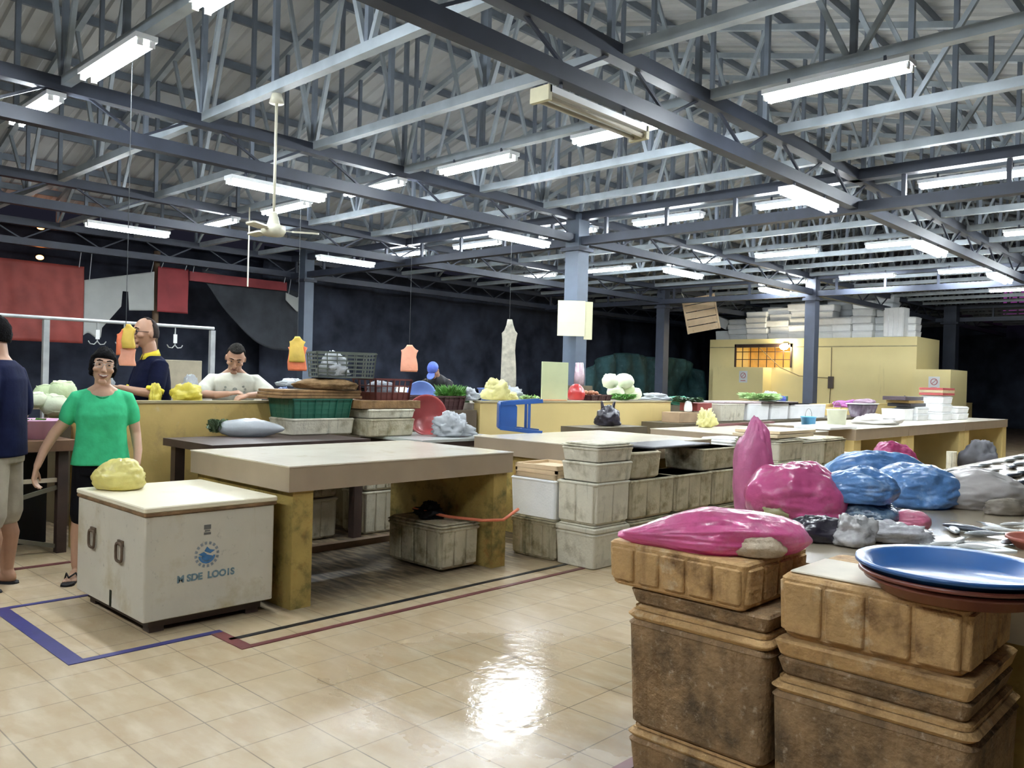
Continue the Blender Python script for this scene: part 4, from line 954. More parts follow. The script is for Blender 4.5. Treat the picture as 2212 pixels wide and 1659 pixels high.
# boxes, posters and bags standing on table 3 and just behind
def onT3(px, Y): return aty(px, 905, Y).x
G = 'white cartons behind the third table'
for px0, px1, nm in ((1552, 1606, 'stained pinkish'), (1610, 1658, 'clean white'), (1660, 1700, 'greyish white'), (1702, 1780, 'large bright white')):
    xa, xb = onT3(px0, 6.3), onT3(px1, 6.3)
    foam(xa, 6.25, .86, xb-xa-.04, .5, .27 if px0 < 1700 else .25, foam_l if px0 < 1600 else foam_w, nm+' foam carton on the bench behind the third table', G, ribs=False)
MB().box(0, 7.6, 0, .7, 0, .857).build('long_bench', mat('bench_dark', (.1, .08, .05))); o = C.objects['long_bench']; o.location = (onT3(1470, 6.2), 6.15, 0); tag(o, 'long dark bench behind the third and fourth tables', 'bench')
xa = onT3(1468, 6.3)
slab(.75, .3, .15, (xa, 6.3, .86), mat('brown_carton', (.33, .23, .14), .7, .15), 'brown_carton', 'brown carton right of the black plastic bag', 'carton')
slab(.42, .3, .12, (xa+.55, 6.35, 1.02), mat('red_crate', (.28, .05, .045)), 'plastic_crate', 'dark red crate on the brown carton under herbs', 'crate')
lump('white_bottle', plain_w, (xa+.38, 6.4, 1.012), (.06, .06, .11), 'small white bag between green bag and red crate', 'bag', 51, .1)
bunch((xa+.5, 6.5, 1.14), .2, .07, 160, leafd, 'dark green herbs over the dark red crate', seed=15)
p = aty(1524, 915, 5.5); lump('pale_yellow_bag', pyel, (p.x, 5.5, .865), (.10, .09, .15), 'small pale yellow crumpled bag on the third table corner', 'bag', 53, .5, sharp=1.3)
xs = onT3(1545, 6.4); slab(onT3(1640, 6.4)-xs, .5, .03, (xs, 6.25, 1.135), mat('pinkish_cover', (.55, .45, .46), .5, .2, 9, dirt=((.4, .08, .1), .1, 7)), 'plastic_cover', 'white and pink plastic cover over the stained carton', 'cover')
xs = onT3(1625, 6.4); slab(onT3(1700, 6.4)-xs, .45, .03, (xs, 6.2, 1.134), dark, 'black_tray', 'black tray with papers on the clean white carton', 'tray')
slab(.35, .3, .006, (xs+.35, 6.15, 1.168), mat('paper', (.75, .76, .78), .6), 'paper_sheet', 'white paper sheet drooping from the black tray', 'paper')
bunch((xs+.35, 6.45, 1.17), .3, .13, 300, leafp, 'pale green vegetables piled above the black tray', seed=17, w=.03)
lump('white_bag', wbag, (xs+.78, 6.5, 1.14), (.15, .1, .12), 'white bag between the pale greens and dark green tub', 'bag', 55, .3)
slab(.5, .3, .14, (xs+1.0, 6.5, 1.112), mat('green_tub', (.02, .12, .09), .4), 'green_tub', 'dark green tub at the foot of the dark column', 'tub')
lump('blue_cloth', mat('royal_blue', (.03, .05, .28), .5), (xs+.78, 6.28, 1.15), (.08, .07, .07), 'royal blue cloth beside the dark green tub', 'cloth', 56, .2)
mb_ = MB(); mb_.bar((0, 0, .03), (1.9, .1, .03), .05, .03); tag(mb_.build('wooden_stick', mat('dark_red_wood', (.16, .05, .05), .5), loc=(onT3(1550, 5.5), 5.55, .85)), 'long dark red stick lying on the third table', 'stick')
def pail(px0, py0, px1, py1, Y, zb, m, label, name='pail'):
    a, wd, ht = fit(px0, py0, px1, py1, Y=Y); t = thing(name, label, 'pail', (a.x, Y, zb)); r = wd/2; 
    MB().lathe([(0, .0), (r*.85, 0), (r, ht), (r*1.05, ht), (r*1.05, ht-.01), (r*.97, ht-.01), (r*.83, .01), (0, .01)][0:8], 28).build('bucket', m, t, smooth=True)
    MB().tube([(r*math.cos(a_), 0, ht+.11*math.sin(a_)) for a_ in [math.pi*k/12 for k in range(13)]], .004, 6).build('handle', mat('wire_dark', (.2, .2, .18), .5), t, smooth=True)
    return t
pail(1730, 897, 1762, 918, 5.0, TH, mat('sky_pail', (.12, .42, .72), .4), 'small sky blue pail on the third table')
pail(1786, 884, 1828, 918, 4.95, TH, mat('cream_pail', (.68, .72, .58), .4), 'cream white bucket with wire handle on the third table')
MB().rbox(0, .9, 0, .5, 0, .04, .02).build('foam_lid_board', foam_w, loc=(onT3(1770, 4.5), 4.35, TH)); o = C.objects['foam_lid_board']; tag(o, 'white foam sheet in front of the cream bucket', 'foam sheet')
lump('white_sack', mat('white_sack', (.72, .70, .68), .7, .05, 5, .3, 20), (onT3(1905, 4.7), 4.75, TH), (.35, .25, .10), 'wide low white sack on the fourth table', 'sack', 57, .25)
a, wd, ht = fit(1842, 862, 1915, 893, Y=6.0)
t = thing('transparent_bin', 'dark-rimmed basket filled with white and purple bags', 'basket', (a.x-wd*.6, 6.0, .86))
MB().rbox(0, wd*1.3, 0, .3, 0, .25, .04, .05).build('bin_body', mat('bin_dark', (.16, .12, .16), .5, .5, 7, dirt=((.55, .55, .6), .3, 5)), t); MB().rbox(-.02, wd*1.3+.02, -.02, .32, .25, .27, .04).build('bin_rim', plain_w, t)
lump('purple_bag', mat('mauve_bag', (.30, .20, .26), .4), (a.x+.1, 6.15, 1.13), (.2, .12, .06), 'mauve bag on the dark-rimmed basket', 'bag', 58, .2)
lump('black_bag', bb, (onT3(1953, 5.6), 5.6, TH), (.13, .1, .22), 'black bag with green mark on the fourth table', 'bag', 59, .3, ears=1)
lump('blue_bag', mat('mid_blue_bag', (.08, .16, .42), .4, .2, 8), (onT3(1935, 5.4), 5.4, TH), (.12, .1, .12), 'small blue bag beside the black bag on the fourth table', 'bag', 60, .3)
G = 'clean white foam boxes on the fourth table'
b0 = onT3(1968, 5.0)
foam(b0-.35, 5.0, TH, .5, .4, .21, foam_w, 'leftmost clean white foam box on the fourth table', G, ribs=False)
foam(b0+.2, 4.95, TH, .62, .4, .12, foam_w, 'lower white foam box beneath the black trays', G, ribs=False, lid=.03)
foam(b0+.2, 4.95, TH+.123, .62, .4, .12, foam_w, 'upper white foam box beneath the black trays', G, ribs=False, lid=.03)
for k in range(3): foam(b0+.95, 4.75, TH+.155*k, .6, .4, .15, foam_w, '%s white foam box of the stack topped with red trays' % LV[k], G, ribs=False, lid=.03)
foam(b0+1.75, 4.7, TH, .7, .4, .12, foam_w, 'lower white foam box right of the red-topped stack', G, ribs=False)
foam(b0+1.75, 4.7, TH+.123, .7, .4, .13, foam_w, 'upper white foam box right of the red-topped stack', G, ribs=False, lid=.03)
slab(.85, .4, .06, (b0-.05, 5.0, TH+.25), mat('black_tray', (.03, .025, .03), .4), 'black_tray', 'lower black tray on the clean white boxes', 'tray')
slab(.8, .4, .05, (b0-.12, 5.0, TH+.312), mat('ochre_tray', (.35, .22, .06), .5), 'ochre_tray', 'ochre tray between two black trays', 'tray')
slab(.95, .4, .07, (b0-.3, 5.0, TH+.364), mat('purple_tray', (.06, .04, .05), .4), 'black_tray', 'upper dark purple tray beside the red trays', 'tray')
for k, (m_, nm) in enumerate(((redp, 'lowest red'), (mat('tan_tray', (.42, .34, .2), .5), 'tan'), (redp, 'topmost red'))): slab(.72, .42, .045, (b0+.9, 4.74, TH+.467+.048*k), m_, 'tray', nm+' tray on the white foam stack', 'tray')
lump('purple_bag', mat('violet_bag', (.35, .10, .35), .4), (17.9, 6.99, 1.0), (.3, .14, .11), 'violet and blue bag far right on the yellow wall', 'bag', 61, .3)
MB().box(0, 1.2, 0, .42, 0, .998).build('wall_bench', ywall2, loc=(17.4, 6.86, 0)); tag(C.objects['wall_bench'], 'yellow bench block carrying the violet bag', 'bench')
a, wd, ht = fit(2055, 975, 2072, 1010, Y=3.5); tag(MB().tube([(0, 0, 0), (0, 0, .55)], .07, 14).build('white_pipe', foam_l, loc=(a.x, 3.55, 0)), 'short white pipe standing before the yellow piers', 'pipe')
lump('dark_sack', mat('dark_sack', (.08, .08, .09), .6, .2), (15.6, 3.85, 0), (.3, .3, .38), 'dark sack with pale top under the far right table', 'sack', 62, .2)

#==FISH==
pinkb = mat('pink_bag', (.70, .13, .33), .25, .2, 4, .7, 14, trans=.3, coat=.6, dirt=[((.85, .45, .62), .22, 5), ((.35, .06, .12), .12, 4)])
blueb = mat('blue_bag', (.13, .30, .62), .25, .25, 5, .8, 16, trans=.2, coat=.5, dirt=[((.03, .05, .10), .28, 5), ((.45, .60, .80), .12, 6)])
blued = mat('dark_blue_bag', (.06, .11, .18), .25, .3, 6, .8, 18, coat=.5, dirt=((.30, .38, .42), .25, 7))
clearb = mat('clear_bag', (.42, .42, .42), .2, .3, 10, .6, 16, coat=.6, dirt=((.08, .07, .08), .35, 8))
def foldbag(name, m, loc, w_, d_, h_, label, seed, prof=None, rz=YAW, crump=.16, fr=1.5, seg=(90, 64), group=None, folds=7, twist=0):
    """bag whose creases run towards its gathered neck"""
    b = MB()
    def fn(d):
        a = math.atan2(d.z, d.y); u = d.x
        v = Vector((d.x*fr, d.y*fr, d.z*fr))+Vector((seed*2.3, seed, seed*.7))
        rg = lambda q: 1-2*abs(noise.noise(q))
        k = 1+crump*noise.noise(v)*1.3+crump*.30*rg(Vector((u*1.1+seed, math.cos(a)*folds*.45, math.sin(a)*folds*.45)))+crump*.22*rg(Vector((u*2.6, math.cos(a)*folds*.9+seed, math.sin(a)*folds*.9)))+crump*.25*rg(v*3.2)
        if prof: sy, sz, oz = prof(u)
        else: sy = sz = 1; oz = 0
        z = d.z*k*sz+oz
        return Vector((d.x*(1+crump*.4*noise.noise(v*2)), d.y*k*sy, max(z, -.62+.03*noise.noise(v*4))))
    b.ball((0, 0, h_*.62/1.62), (w_/2, d_/2, h_/1.62), seg[0], seg[1], fn)
    o = b.build(name, m, smooth=True, loc=loc, rot=rz)
    return tag(o, label, 'plastic bag', group)
# ball with x as its long axis has poles on z; the folds use the y-z angle
BT = .842
foldbag('pink_bag', pinkb, (2.60, 1.475, BT), .66, .34, .135, 'pink plastic bag lying flat on the left front foam box pile', 71, rz=math.radians(-58), crump=.14,
        prof=lambda u: ((.35+.65*min(1, (u+1)*1.1)), (.42+.58*min(1, (u+1)*1.0)), -.35*(1-min(1, (u+1)*1.1))))
lump('rice_packet', mat('beige_packet', (.50, .40, .28), .5, .2, 20, .5, 40), (2.575, 1.285, BT+.004), (.085, .06, .05), 'beige grainy packet showing through the pink bag', 'packet', 72, .1)
def onF(px, py): return atz(px, py, FT)
q = onF(1748, 1138)
foldbag('pink_bag', pinkb, (q.x+.12, q.y+.12, FT), .50, .36, .27, 'big upright pink bag with dark fish inside on the fish table', 73, crump=.16, prof=lambda u: (1, 1+.0*u, -.1*u))
foldbag('pink_bag', mat('pink_film', (.72, .28, .48), .25, .2, 5, .7, 16, trans=.45, coat=.6), (q.x+.22, q.y+.40, FT), .22, .18, .41, 'pink bag neck standing up behind the big pink bag', 74, crump=.18, prof=lambda u: (1, 1.1, 0), rz=YAW+.5)
q = onF(1690, 1128); lump('yellowish_bag', mat('straw_bag', (.50, .46, .25), .3, .15, 6, .4, 14, coat=.4, trans=.2), (q.x, q.y, FT), (.12, .09, .085), 'straw-coloured plastic bag beside the big pink bag', 'bag', 75, .3)
q = onF(1762, 1168); lump('black_bag', bb, (q.x, q.y, FT), (.14, .08, .07), 'glossy black bag in front of the big pink bag', 'bag', 76, .2)
q = onF(1845, 1178); lump('clear_bag', clearb, (q.x, q.y, FT), (.085, .075, .085), 'crinkled clear bag of dark fish right of the black bag', 'bag', 77, .3, sharp=1.2)
q = onF(1935, 1170); lump('clear_bag', mat('clear_bag2', (.55, .55, .58), .2, .25, 10, .6, 16, coat=.6, dirt=((.12, .12, .15), .2, 9)), (q.x, q.y, FT), (.15, .07, .05), 'flat clear bag behind the blue tray', 'bag', 78, .35)
q = onF(1890, 1140); foldbag('blue_bag', blued, (q.x+.08, q.y+.08, FT), .34, .3, .12, 'dark blue-green bag of fish below the light blue bag', 79)
foldbag('blue_bag', blueb, (q.x+.06, q.y+.10, FT+.11), .36, .28, .15, 'light blue bag resting on the dark blue-green bag', 80, crump=.22)
q = onF(2000, 1098); foldbag('blue_bag', blueb, (q.x+.10, q.y+.10, FT), .52, .42, .22, 'bulging light blue bag in the middle of the fish table', 81, crump=.2, folds=5)
q = onF(1930, 1075); foldbag('blue_bag', blueb, (q.x+.15, q.y+.15, FT), .72, .30, .24, 'long dark-mottled blue bag behind the bulging one', 82, crump=.2, folds=6)
foldbag('pink_bag', pinkb, (5.85, 1.97, FT), .36, .24, .27, 'pink bag peeking up behind the long blue bag', 83, crump=.25, rz=YAW+.3)
q = onF(1981, 1146); foldbag('pink_bag', mat('rose_bag', (.58, .16, .26), .28, .3, 7, .4, 12, coat=.5), (q.x+.04, q.y+.04, FT), .175, .15, .085, 'small rounded pink bag alone on the fish table', 84, crump=.14)
white_t = mat('translucent_bag', (.58, .55, .53), .35, .1, 4, .3, 9, trans=.2, coat=.3, dirt=((.35, .04, .08), -.02, 5))
q = onF(2150, 1105); foldbag('white_bag', white_t, (q.x+.12, q.y+.12, FT), .56, .36, .20, 'cloudy white bag right of the bulging blue bag', 85, crump=.16, folds=4)
q = onF(2108, 1098); lump('red_goods', mat('crimson', (.26, .02, .04), .4, .4, 9), (q.x-.02, q.y, FT), (.06, .05, .06), 'crimson goods at the edge of the cloudy white bag', 'goods', 86, .3)
q = onF(2150, 1108); lump('grey_goods', mat('khaki_goods', (.22, .19, .15), .5, .2, 10), (q.x-.03, q.y-.05, FT), (.11, .06, .06), 'khaki lump in front of the cloudy white bag', 'goods', 87, .15)
# fish
silver = mat('fish_silver', (.42, .45, .48), .25, .35, 14, .2, 40, metal=.3, coat=.5); fdark = mat('fish_dark', (.05, .06, .085), .25, .4, 12, coat=.5); fpale = mat('fish_pale', (.66, .67, .66), .3, .2, 12, coat=.4)
def fish_mesh(L, m):
    b = MB(); N = 12
    prof = [(-.5, .01, .02), (-.45, .03, .05), (-.35, .05, .085), (-.2, .06, .11), (0, .06, .11), (.2, .04, .08), (.35, .02, .045), (.42, .012, .03)]
    vs = []; fs = []; n = 14
    for x, ry, rz in prof:
        for k in range(n):
            a = 2*math.pi*k/n; vs.append((x*L, rz*L*math.cos(a), ry*L*math.sin(a)+.055*L))
    for j in range(len(prof)-1):
        for i in range(n): fs.append((j*n+i, j*n+(i+1) % n, (j+1)*n+(i+1) % n, (j+1)*n+i))
    fs += [tuple(range(n-1, -1, -1)), tuple(range((len(prof)-1)*n, len(prof)*n))]; b.add(vs, fs)
    body = b.build('fish', m, smooth=True)
    t_ = MB(); z = .055*L
    t_.add([(.40*L, 0, z+.005), (.53*L, .09*L, z), (.49*L, 0, z), (.53*L, -.09*L, z), (.40*L, 0, z-.005)], [(0, 1, 2), (0, 2, 3), (4, 2, 1), (4, 3, 2)]); t_.build('tail_fin', m, body, solid=.003)
    MB().add([(-.1*L, .10*L, z), (.05*L, .155*L, z), (.15*L, .085*L, z)], [(0, 1, 2)]).build('dorsal_fin', m, body, solid=.003)
    MB().ball((-.42*L, .02*L, z+.034*L), (.014*L, .014*L, .006*L), 8, 6).build('eye', black, body, smooth=True)
    return body
protos = [fish_mesh(.30, silver), fish_mesh(.36, fdark), fish_mesh(.24, fpale)]
rnd = random.Random(31); used_ = set(); cnt = 0
fl = ['silver fish in the rows at the far end of the fish table', 'dark blue-black fish in the rows at the far end of the fish table', 'small pale fish in the rows at the far end of the fish table']
for r_ in range(5):
    for c_ in range(11):
        x = 5.6+.42*c_+rnd.uniform(-.05, .05); y = 1.95-.19*r_+rnd.uniform(-.02, .02); k = rnd.choice((0, 0, 1, 1, 2))
        o = protos[k] if k not in used_ else dup(protos[k]); used_.add(k)
        o.location = (x, y, FT+.002+(.0)); o.rotation_euler = (0, 0, rnd.uniform(-.25, .25)+1.2*(r_ % 2)*0)
        tag(o, fl[k], 'fish', 'fish rows at the far end of the fish table'); cnt += 1
for k, (px, py, a, pr) in enumerate(((2040, 1180, .4, 2), (2075, 1172, .9, 2), (2110, 1188, -.2, 2), (2060, 1150, 1.2, 0), (2130, 1160, .1, 0), (2165, 1150, -.5, 2), (2095, 1150, -.9, 1), (2185, 1175, .7, 0), (2140, 1142, 1.5, 0), (2190, 1138, .3, 2))):
    q = onF(px, py); o = dup(protos[pr], (q.x, q.y, FT+.004), a+YAW); o.scale = (.7, .7, .7)
    tag(o, ['silvery', 'dark', 'whitish'][pr]+' small fish strewn behind the blue tray', 'fish', 'small fish strewn behind the blue tray')
q = onF(2090, 1185); o = MB().rbox(-.16, .16, -.1, .1, 0, .004, .02).build('paper_sheet', mat('wet_paper', (.78, .80, .78), .4, .05), loc=(q.x, q.y, FT), rot=YAW+.2); tag(o, 'wet white paper under the small fish', 'paper')
basin(mat('brick_basin', (.34, .10, .07), .4, .15), (onF(2245, 1190).x+.05, onF(2245, 1190).y, FT), .13, .05, 'brick-red shallow dish at the right edge with shrimps')
# plastic trays on box B
rd = mat('brown_red_tray', (.17, .045, .03), .35, .2, 5, coat=.3); bt = mat('blue_tray', (.012, .085, .27), .35, .12, 5, coat=.3)
BC = (2.60, .70)
basin(rd, (BC[0]+.008, BC[1]-.005, .832), .237, .045, 'lowest brown-red round tray under the blue one', group=None, foot=.86)
basin(rd, (BC[0], BC[1], .850), .245, .045, 'middle brown-red round tray directly under the blue one', foot=.86)
basin(bt, (BC[0], BC[1], .870), .254, .05, 'large round blue tray on top of the right front pile', foot=.86)
slab(.27, .32, .01, (2.49, .82, .830), mat('white_slab', (.66, .60, .48), .6, .1, 8), 'foam_sheet', 'pale worn sheet beside the blue tray on the front pile', 'sheet')

#==PEOPLE==
def remesh(o, vox, sm=4):
    r = o.modifiers.new('r', 'REMESH'); r.mode = 'VOXEL'; r.voxel_size = vox; r.use_smooth_shade = True
    s = o.modifiers.new('s', 'SMOOTH'); s.factor = .5; s.iterations = sm; return o
def hand(b, wrist, d, n, side, curl=.25, s=1.0):
    """palm, four unequal fingers and a side thumb; d: along the hand, n: out of the back of the hand"""
    d = Vector(d).normalized(); n = Vector(n); n = (n-d*n.dot(d)).normalized(); a = d.cross(n)*side; w = Vector(wrist)
    for k in (-1, -.33, .33, 1): b.limb([w+a*.010*k, w+d*.045*s+a*.022*k*s, w+d*.085*s+a*.029*k*s], [.016*s, .0135*s, .0115*s], 10)
    for k, L in zip((-1, -.33, .33, 1), (.062, .075, .082, .074)):
        p = w+d*.085*s+a*.029*k*s; c = curl*(1+.25*k); P = [p]; dd = d
        for j in range(3):
            c2 = c*(.9, 1.1, .8)[j]; dd = (dd*math.cos(c2)-n*math.sin(c2)).normalized(); P.append(P[-1]+dd*L*s*(.42, .32, .26)[j])
            nn = n
        b.limb(P, [.0098*s, .0092*s, .0085*s, .0075*s], 9)
    p = w+d*.028*s+a*.026*s; t1 = (d*.75+a*.75-n*.25).normalized(); t2 = (d*.95+a*.25-n*.3).normalized()
    b.limb([p-a*.01, p+t1*.04*s, p+t1*.04*s+t2*.034*s], [.014*s, .0115*s, .009*s], 9)
def head_parts(b, c, H, s=1.0, long=1.0):
    """skull, jaw, nose, brow, ears and neck stub; c centre of the head, H its rotation (face looks to -Y)"""
    def fn(d):
        x, y, z = d
        if z < 0: x *= 1-.32*min(1, -z)**1.3; y = y*(1-.10*-z) if y < 0 else y*(1-.45*-z)
        if y < -.3 and z > -.6: y *= .93
        return Vector((x, y, z))
    b.ball(c, (.073*s, .093*s, .115*s*long), 26, 20, fn, H)
    P = lambda x, y, z: Vector(c)+H @ Vector((x*s, y*s, z*s))
    b.limb([P(0, -.082, .018), P(0, -.098, -.012), P(0, -.104, -.028)], [.008*s, .0095*s, .012*s], 10)
    b.limb([P(-.012, -.092, -.03), P(.012, -.092, -.03)], [.008*s, .008*s], 8)
    b.limb([P(-.04, -.074, .033), P(0, -.085, .031), P(.04, -.074, .033)], [.008*s, .009*s, .008*s], 8)
    b.limb([P(-.02, -.082, -.062), P(.02, -.082, -.062)], [.012*s, .012*s], 8)
    b.limb([P(-.012, -.074, -.098), P(.012, -.074, -.098)], [.017*s, .017*s], 8)
    for q in (-1, 1):
        b.limb([P(q*.042, -.066, -.018), P(q*.05, -.058, -.02)], [.018*s, .018*s], 8)
        M = H.to_4x4() @ Matrix.Rotation(q*.35, 4, 'Z')
        b.ball(P(q*.076, .008, -.008), (.008*s, .020*s, .031*s), 10, 8, None, M.to_3x3())
def face(t, c, H, s=1.0, smile=False, glasses=None, brow=True, lipc=(.20, .07, .06), closed=False):
    P = lambda x, y, z: Vector(c)+H @ Vector((x*s, y*s, z*s)); M3 = H
    for q in (-1, 1):
        e = MB().ball(P(q*.030, -.0765, .012), (.0115*s, .0075*s, .003*s if (smile or closed) else .0065*s), 12, 8, None, M3).build('eye', mat('eye_white', (.22, .19, .17), .4, .02), t, smooth=True)
        MB().ball(P(q*.030, -.0825, .0115), (.0055*s, .004*s, .0045*s), 10, 6, None, M3).build('iris', black, e, smooth=True)
        if brow: MB().limb([P(q*.014, -.089, .036), P(q*.032, -.086, .041), P(q*.048, -.075, .035)], [.003*s, .0038*s, .0025*s], 6).build('eyebrow', hairm, t, smooth=True)
    lip = mat('lip_skin', lipc, .45, .1)
    if smile:
        m_ = MB(); pts = [P(-.030, -.083, -.052), P(-.016, -.0925, -.063), P(0, -.0955, -.067), P(.016, -.0925, -.063), P(.030, -.083, -.052)]
        m_.limb(pts, [.003*s, .006*s, .007*s, .006*s, .003*s], 8).build('lips', lip, t, smooth=True)
        MB().limb([P(-.02, -.091, -.056), P(0, -.0985, -.061), P(.02, -.091, -.056)], [.003*s, .0055*s, .003*s], 8).build('teeth', mat('teeth', (.50, .47, .42), .3, .02), t, smooth=True)
    else:
        MB().limb([P(-.022, -.086, -.060), P(0, -.0955, -.060), P(.022, -.086, -.060)], [.0035*s, .0065*s, .0035*s], 8).build('lips', lip, t, smooth=True)
    if glasses:
        g = MB(); gm_ = mat('spectacle_%s' % glasses, (.02, .02, .025) if glasses == 'dark' else (.35, .33, .30), .3, .05)
        for q in (-1, 1):
            R = [P(q*.033+.024*math.copysign(abs(math.cos(a))**.7, math.cos(a)), -.098+.006*abs(math.cos(a)), .008+.017*math.copysign(abs(math.sin(a))**.7, math.sin(a))) for a in [2*math.pi*k/20 for k in range(21)]]
            g.tube(R, .0018*s if glasses != 'dark' else .003*s, 6, cap=False); g.tube([P(q*.057, -.092, .012), P(q*.078, .005, .008)], .0018*s, 6)
        g.tube([P(-.009, -.099, .012), P(.009, -.099, .012)], .002*s, 6); g.build('glasses', gm_, t, smooth=True)
def hair(t, c, H, s, m, keep, r=(.082, .104, .122), off=(0, .006, .012), jitter=.05, sub=(40, 28), name='hair'):
    """hair shell; keep(d) gives 1 where hair grows, 0 where the face is bare"""
    def fn(d):
        k = keep(d); f = 1+jitter*noise.noise(d*6)+.03*noise.noise(d*17)
        return d*(f if k > .5 else (.70 if k <= 0 else .70+.3*k*2*f))
    b = MB().ball(Vector(c)+H @ (Vector(off)*s), tuple(q*s for q in r), sub[0], sub[1], fn, H); return b.build(name, m, t, smooth=True)
def eul(x=0, y=0, z=0): return Euler((math.radians(x), math.radians(y), math.radians(z))).to_matrix()
def flipflop(t, toe, heel, z, m=black):
    b = MB(); d = (Vector(toe)-Vector(heel)); b.limb([Vector(heel)+Vector((0, 0, z)), Vector(heel)+d*.5+Vector((0, 0, z)), Vector(toe)+Vector((0, 0, z))], [.04, .035, .045], 14)
    b.v = [(x, y, zz*.0+min(max(zz, .0), .016)) for x, y, zz in b.v]; sole = b.build('sandal', m, t)
    a = d.normalized(); sd = Vector((-a.y, a.x, 0)); p = Vector(toe)-a*.03
    MB().tube([p+sd*.0+Vector((0, 0, .045)), p-a*.06+sd*.03+Vector((0, 0, .062)), p-a*.09+sd*.048+Vector((0, 0, .014))], .006, 6).tube([p+Vector((0, 0, .045)), p-a*.06-sd*.03+Vector((0, 0, .062)), p-a*.09-sd*.048+Vector((0, 0, .014))], .006, 6).build('strap', m, sole)
def foot(b, ankle, fd, s=1.0):
    a = Vector(ankle); f = Vector(fd).normalized(); sd = Vector((-f.y, f.x, 0))
    b.limb([a+Vector((0, 0, -.0)), a-f*.025+Vector((0, 0, -.045))], [.036*s, .036*s], 12)
    b.limb([a-f*.03+Vector((0, 0, -.052)), a+f*.05+Vector((0, 0, -.045)), a+f*.13+Vector((0, 0, -.062))], [.032*s, .036*s, .024*s], 12)
    for k in range(5): b.limb([a+f*.12+sd*.017*(k-2)+Vector((0, 0, -.064)), a+f*(.185-.008*k)+sd*.018*(k-2)+Vector((0, 0, -.068))], [.012*s, .009*s], 8)

lump('yellow_bag', mat('lemon_bag', (.74, .66, .22), .35, .1, 6, .5, 14, trans=.2, coat=.3), (2.015, 5.16, .686), (.152, .12, .118), 'round pale yellow tied bag on the lid of the ice chest', 'bag', 96, .13, sub=(60, 40), fr=1.1)
lump('black_bundle', black, (4.12, 4.72, .353), (.10, .09, .07), 'crumpled black bundle on the moss-covered foam box', 'bundle', 19, .4)
# ---- woman in green
t = thing('person', 'smiling woman in a green T-shirt and black shorts beside the ice chest', 'person', (2.16, 5.86, 0), math.radians(-20)); t.scale = (.94, .94, 1)
HC = Vector((.0, -.03, 1.418)); H = eul(-4, 6, 4)
b = MB(); b.rings([(.72, 0, 0, .155, .11), (.80, 0, 0, .165, .12), (.92, 0, 0, .15, .105), (1.03, 0, -.005, .14, .10), (1.15, 0, -.01, .145, .10), (1.23, 0, -.005, .14, .09), (1.275, 0, 0, .10, .07), (1.30, 0, .0, .06, .055)])
b.limb([(0, .01, 1.24), (0, -.005, 1.30), (0, -.012, 1.37)], [.075, .055, .052]); b.ball((0, -.055, 1.215), (.095, .05, .075), 16, 12); head_parts(b, HC, H, 1.04)
# arms: her right arm (negative x) hangs away, her left arm (positive x) hangs down
b.limb([(-.155, 0, 1.215), (-.235, .01, 1.05), (-.30, .0, .97)], [.042, .042, .036]); b.limb([(-.30, 0, .97), (-.36, -.03, .86), (-.395, -.06, .765)], [.037, .031, .024])
hand(b, (-.398, -.063, .76), (-.15, -.12, -1), (-1, .3, .1), 1, .45, .95)
b.limb([(.155, 0, 1.215), (.205, .01, 1.08), (.225, .01, .97)], [.042, .042, .036]); b.limb([(.225, .01, .97), (.24, -.04, .86), (.235, -.09, .77)], [.037, .031, .024])
hand(b, (.235, -.092, .765), (0, -.3, -1), (1, .1, 0), -1, .3, .95)
for q in (-1, 1): b.limb([(q*.085, 0, .76), (q*.105, -.01, .45), (q*.125, .0, .44)], [.09, .062, .06]); b.limb([(q*.12, 0, .45), (q*.13, .015, .30), (q*.14, .01, .09)], [.055, .056, .036]); foot(b, (q*.14, .01, .085), (q*.25, -1, 0), .9)
remesh(b.build('body', skinF, t), .006)
gt = mat('green_tshirt', (.05, .48, .22), .8, .12, 16, .35, 12)
b = MB(); b.rings([(.765, 0, 0, .195, .145), (.80, 0, 0, .19, .14), (.90, 0, -.004, .172, .13), (1.0, 0, -.008, .163, .125), (1.10, 0, -.018, .168, .13), (1.17, 0, -.014, .163, .118), (1.23, 0, -.0, .15, .10), (1.265, 0, .005, .115, .078), (1.285, 0, .012, .085, .06)], 32)
for q in (-1, 1): b.limb([(q*.09, 0, 1.225), (q*.158, 0, 1.205), (q*(.205 if q < 0 else .19), .005, 1.13), (q*(.222 if q < 0 else .20), .01, 1.075)], [.052, .060, .057, .055], 16)
b.ball((-.07, -.085, 1.10), (.07, .055, .06), 14, 10); b.ball((.07, -.085, 1.10), (.07, .055, .06), 14, 10)
remesh(b.build('tshirt', gt, t), .008, 3)
MB().tube([(.0+.072*math.sin(a), -.018-.062*math.cos(a)-.03*max(0, math.cos(a)), 1.268-.05*max(0, math.cos(a))) for a in [2*math.pi*k/24 for k in range(25)]], .006, 8, cap=False).build('neckline', mat('green_hem', (.02, .30, .14), .8), t, smooth=True)
b = MB(); b.rings([(.70, 0, 0, .165, .125), (.80, 0, 0, .17, .128), (.86, 0, 0, .16, .12)])
for q in (-1, 1): b.limb([(q*.085, 0, .76), (q*.10, -.005, .55), (q*.11, -.005, .43)], [.098, .088, .082], 18)
remesh(b.build('shorts', mat('black_shorts', (.005, .005, .007), .85, .2), t), .009, 3)
face(t, HC, H, 1.04, smile=True, glasses='thin'); 
def kp(d):
    if d.y < -.05 and d.z < .43 and abs(d.x) < .80: return 0
    if d.z < -.62: return 0
    return 1
hair(t, HC, H, 1.04, hairm, kp, r=(.089, .106, .126), off=(0, .008, .010), jitter=.09)
for q in (-1, 1): flipflop(t, Vector((q*.19, -.20, 0)), Vector((q*.135, .04, 0)), 0)

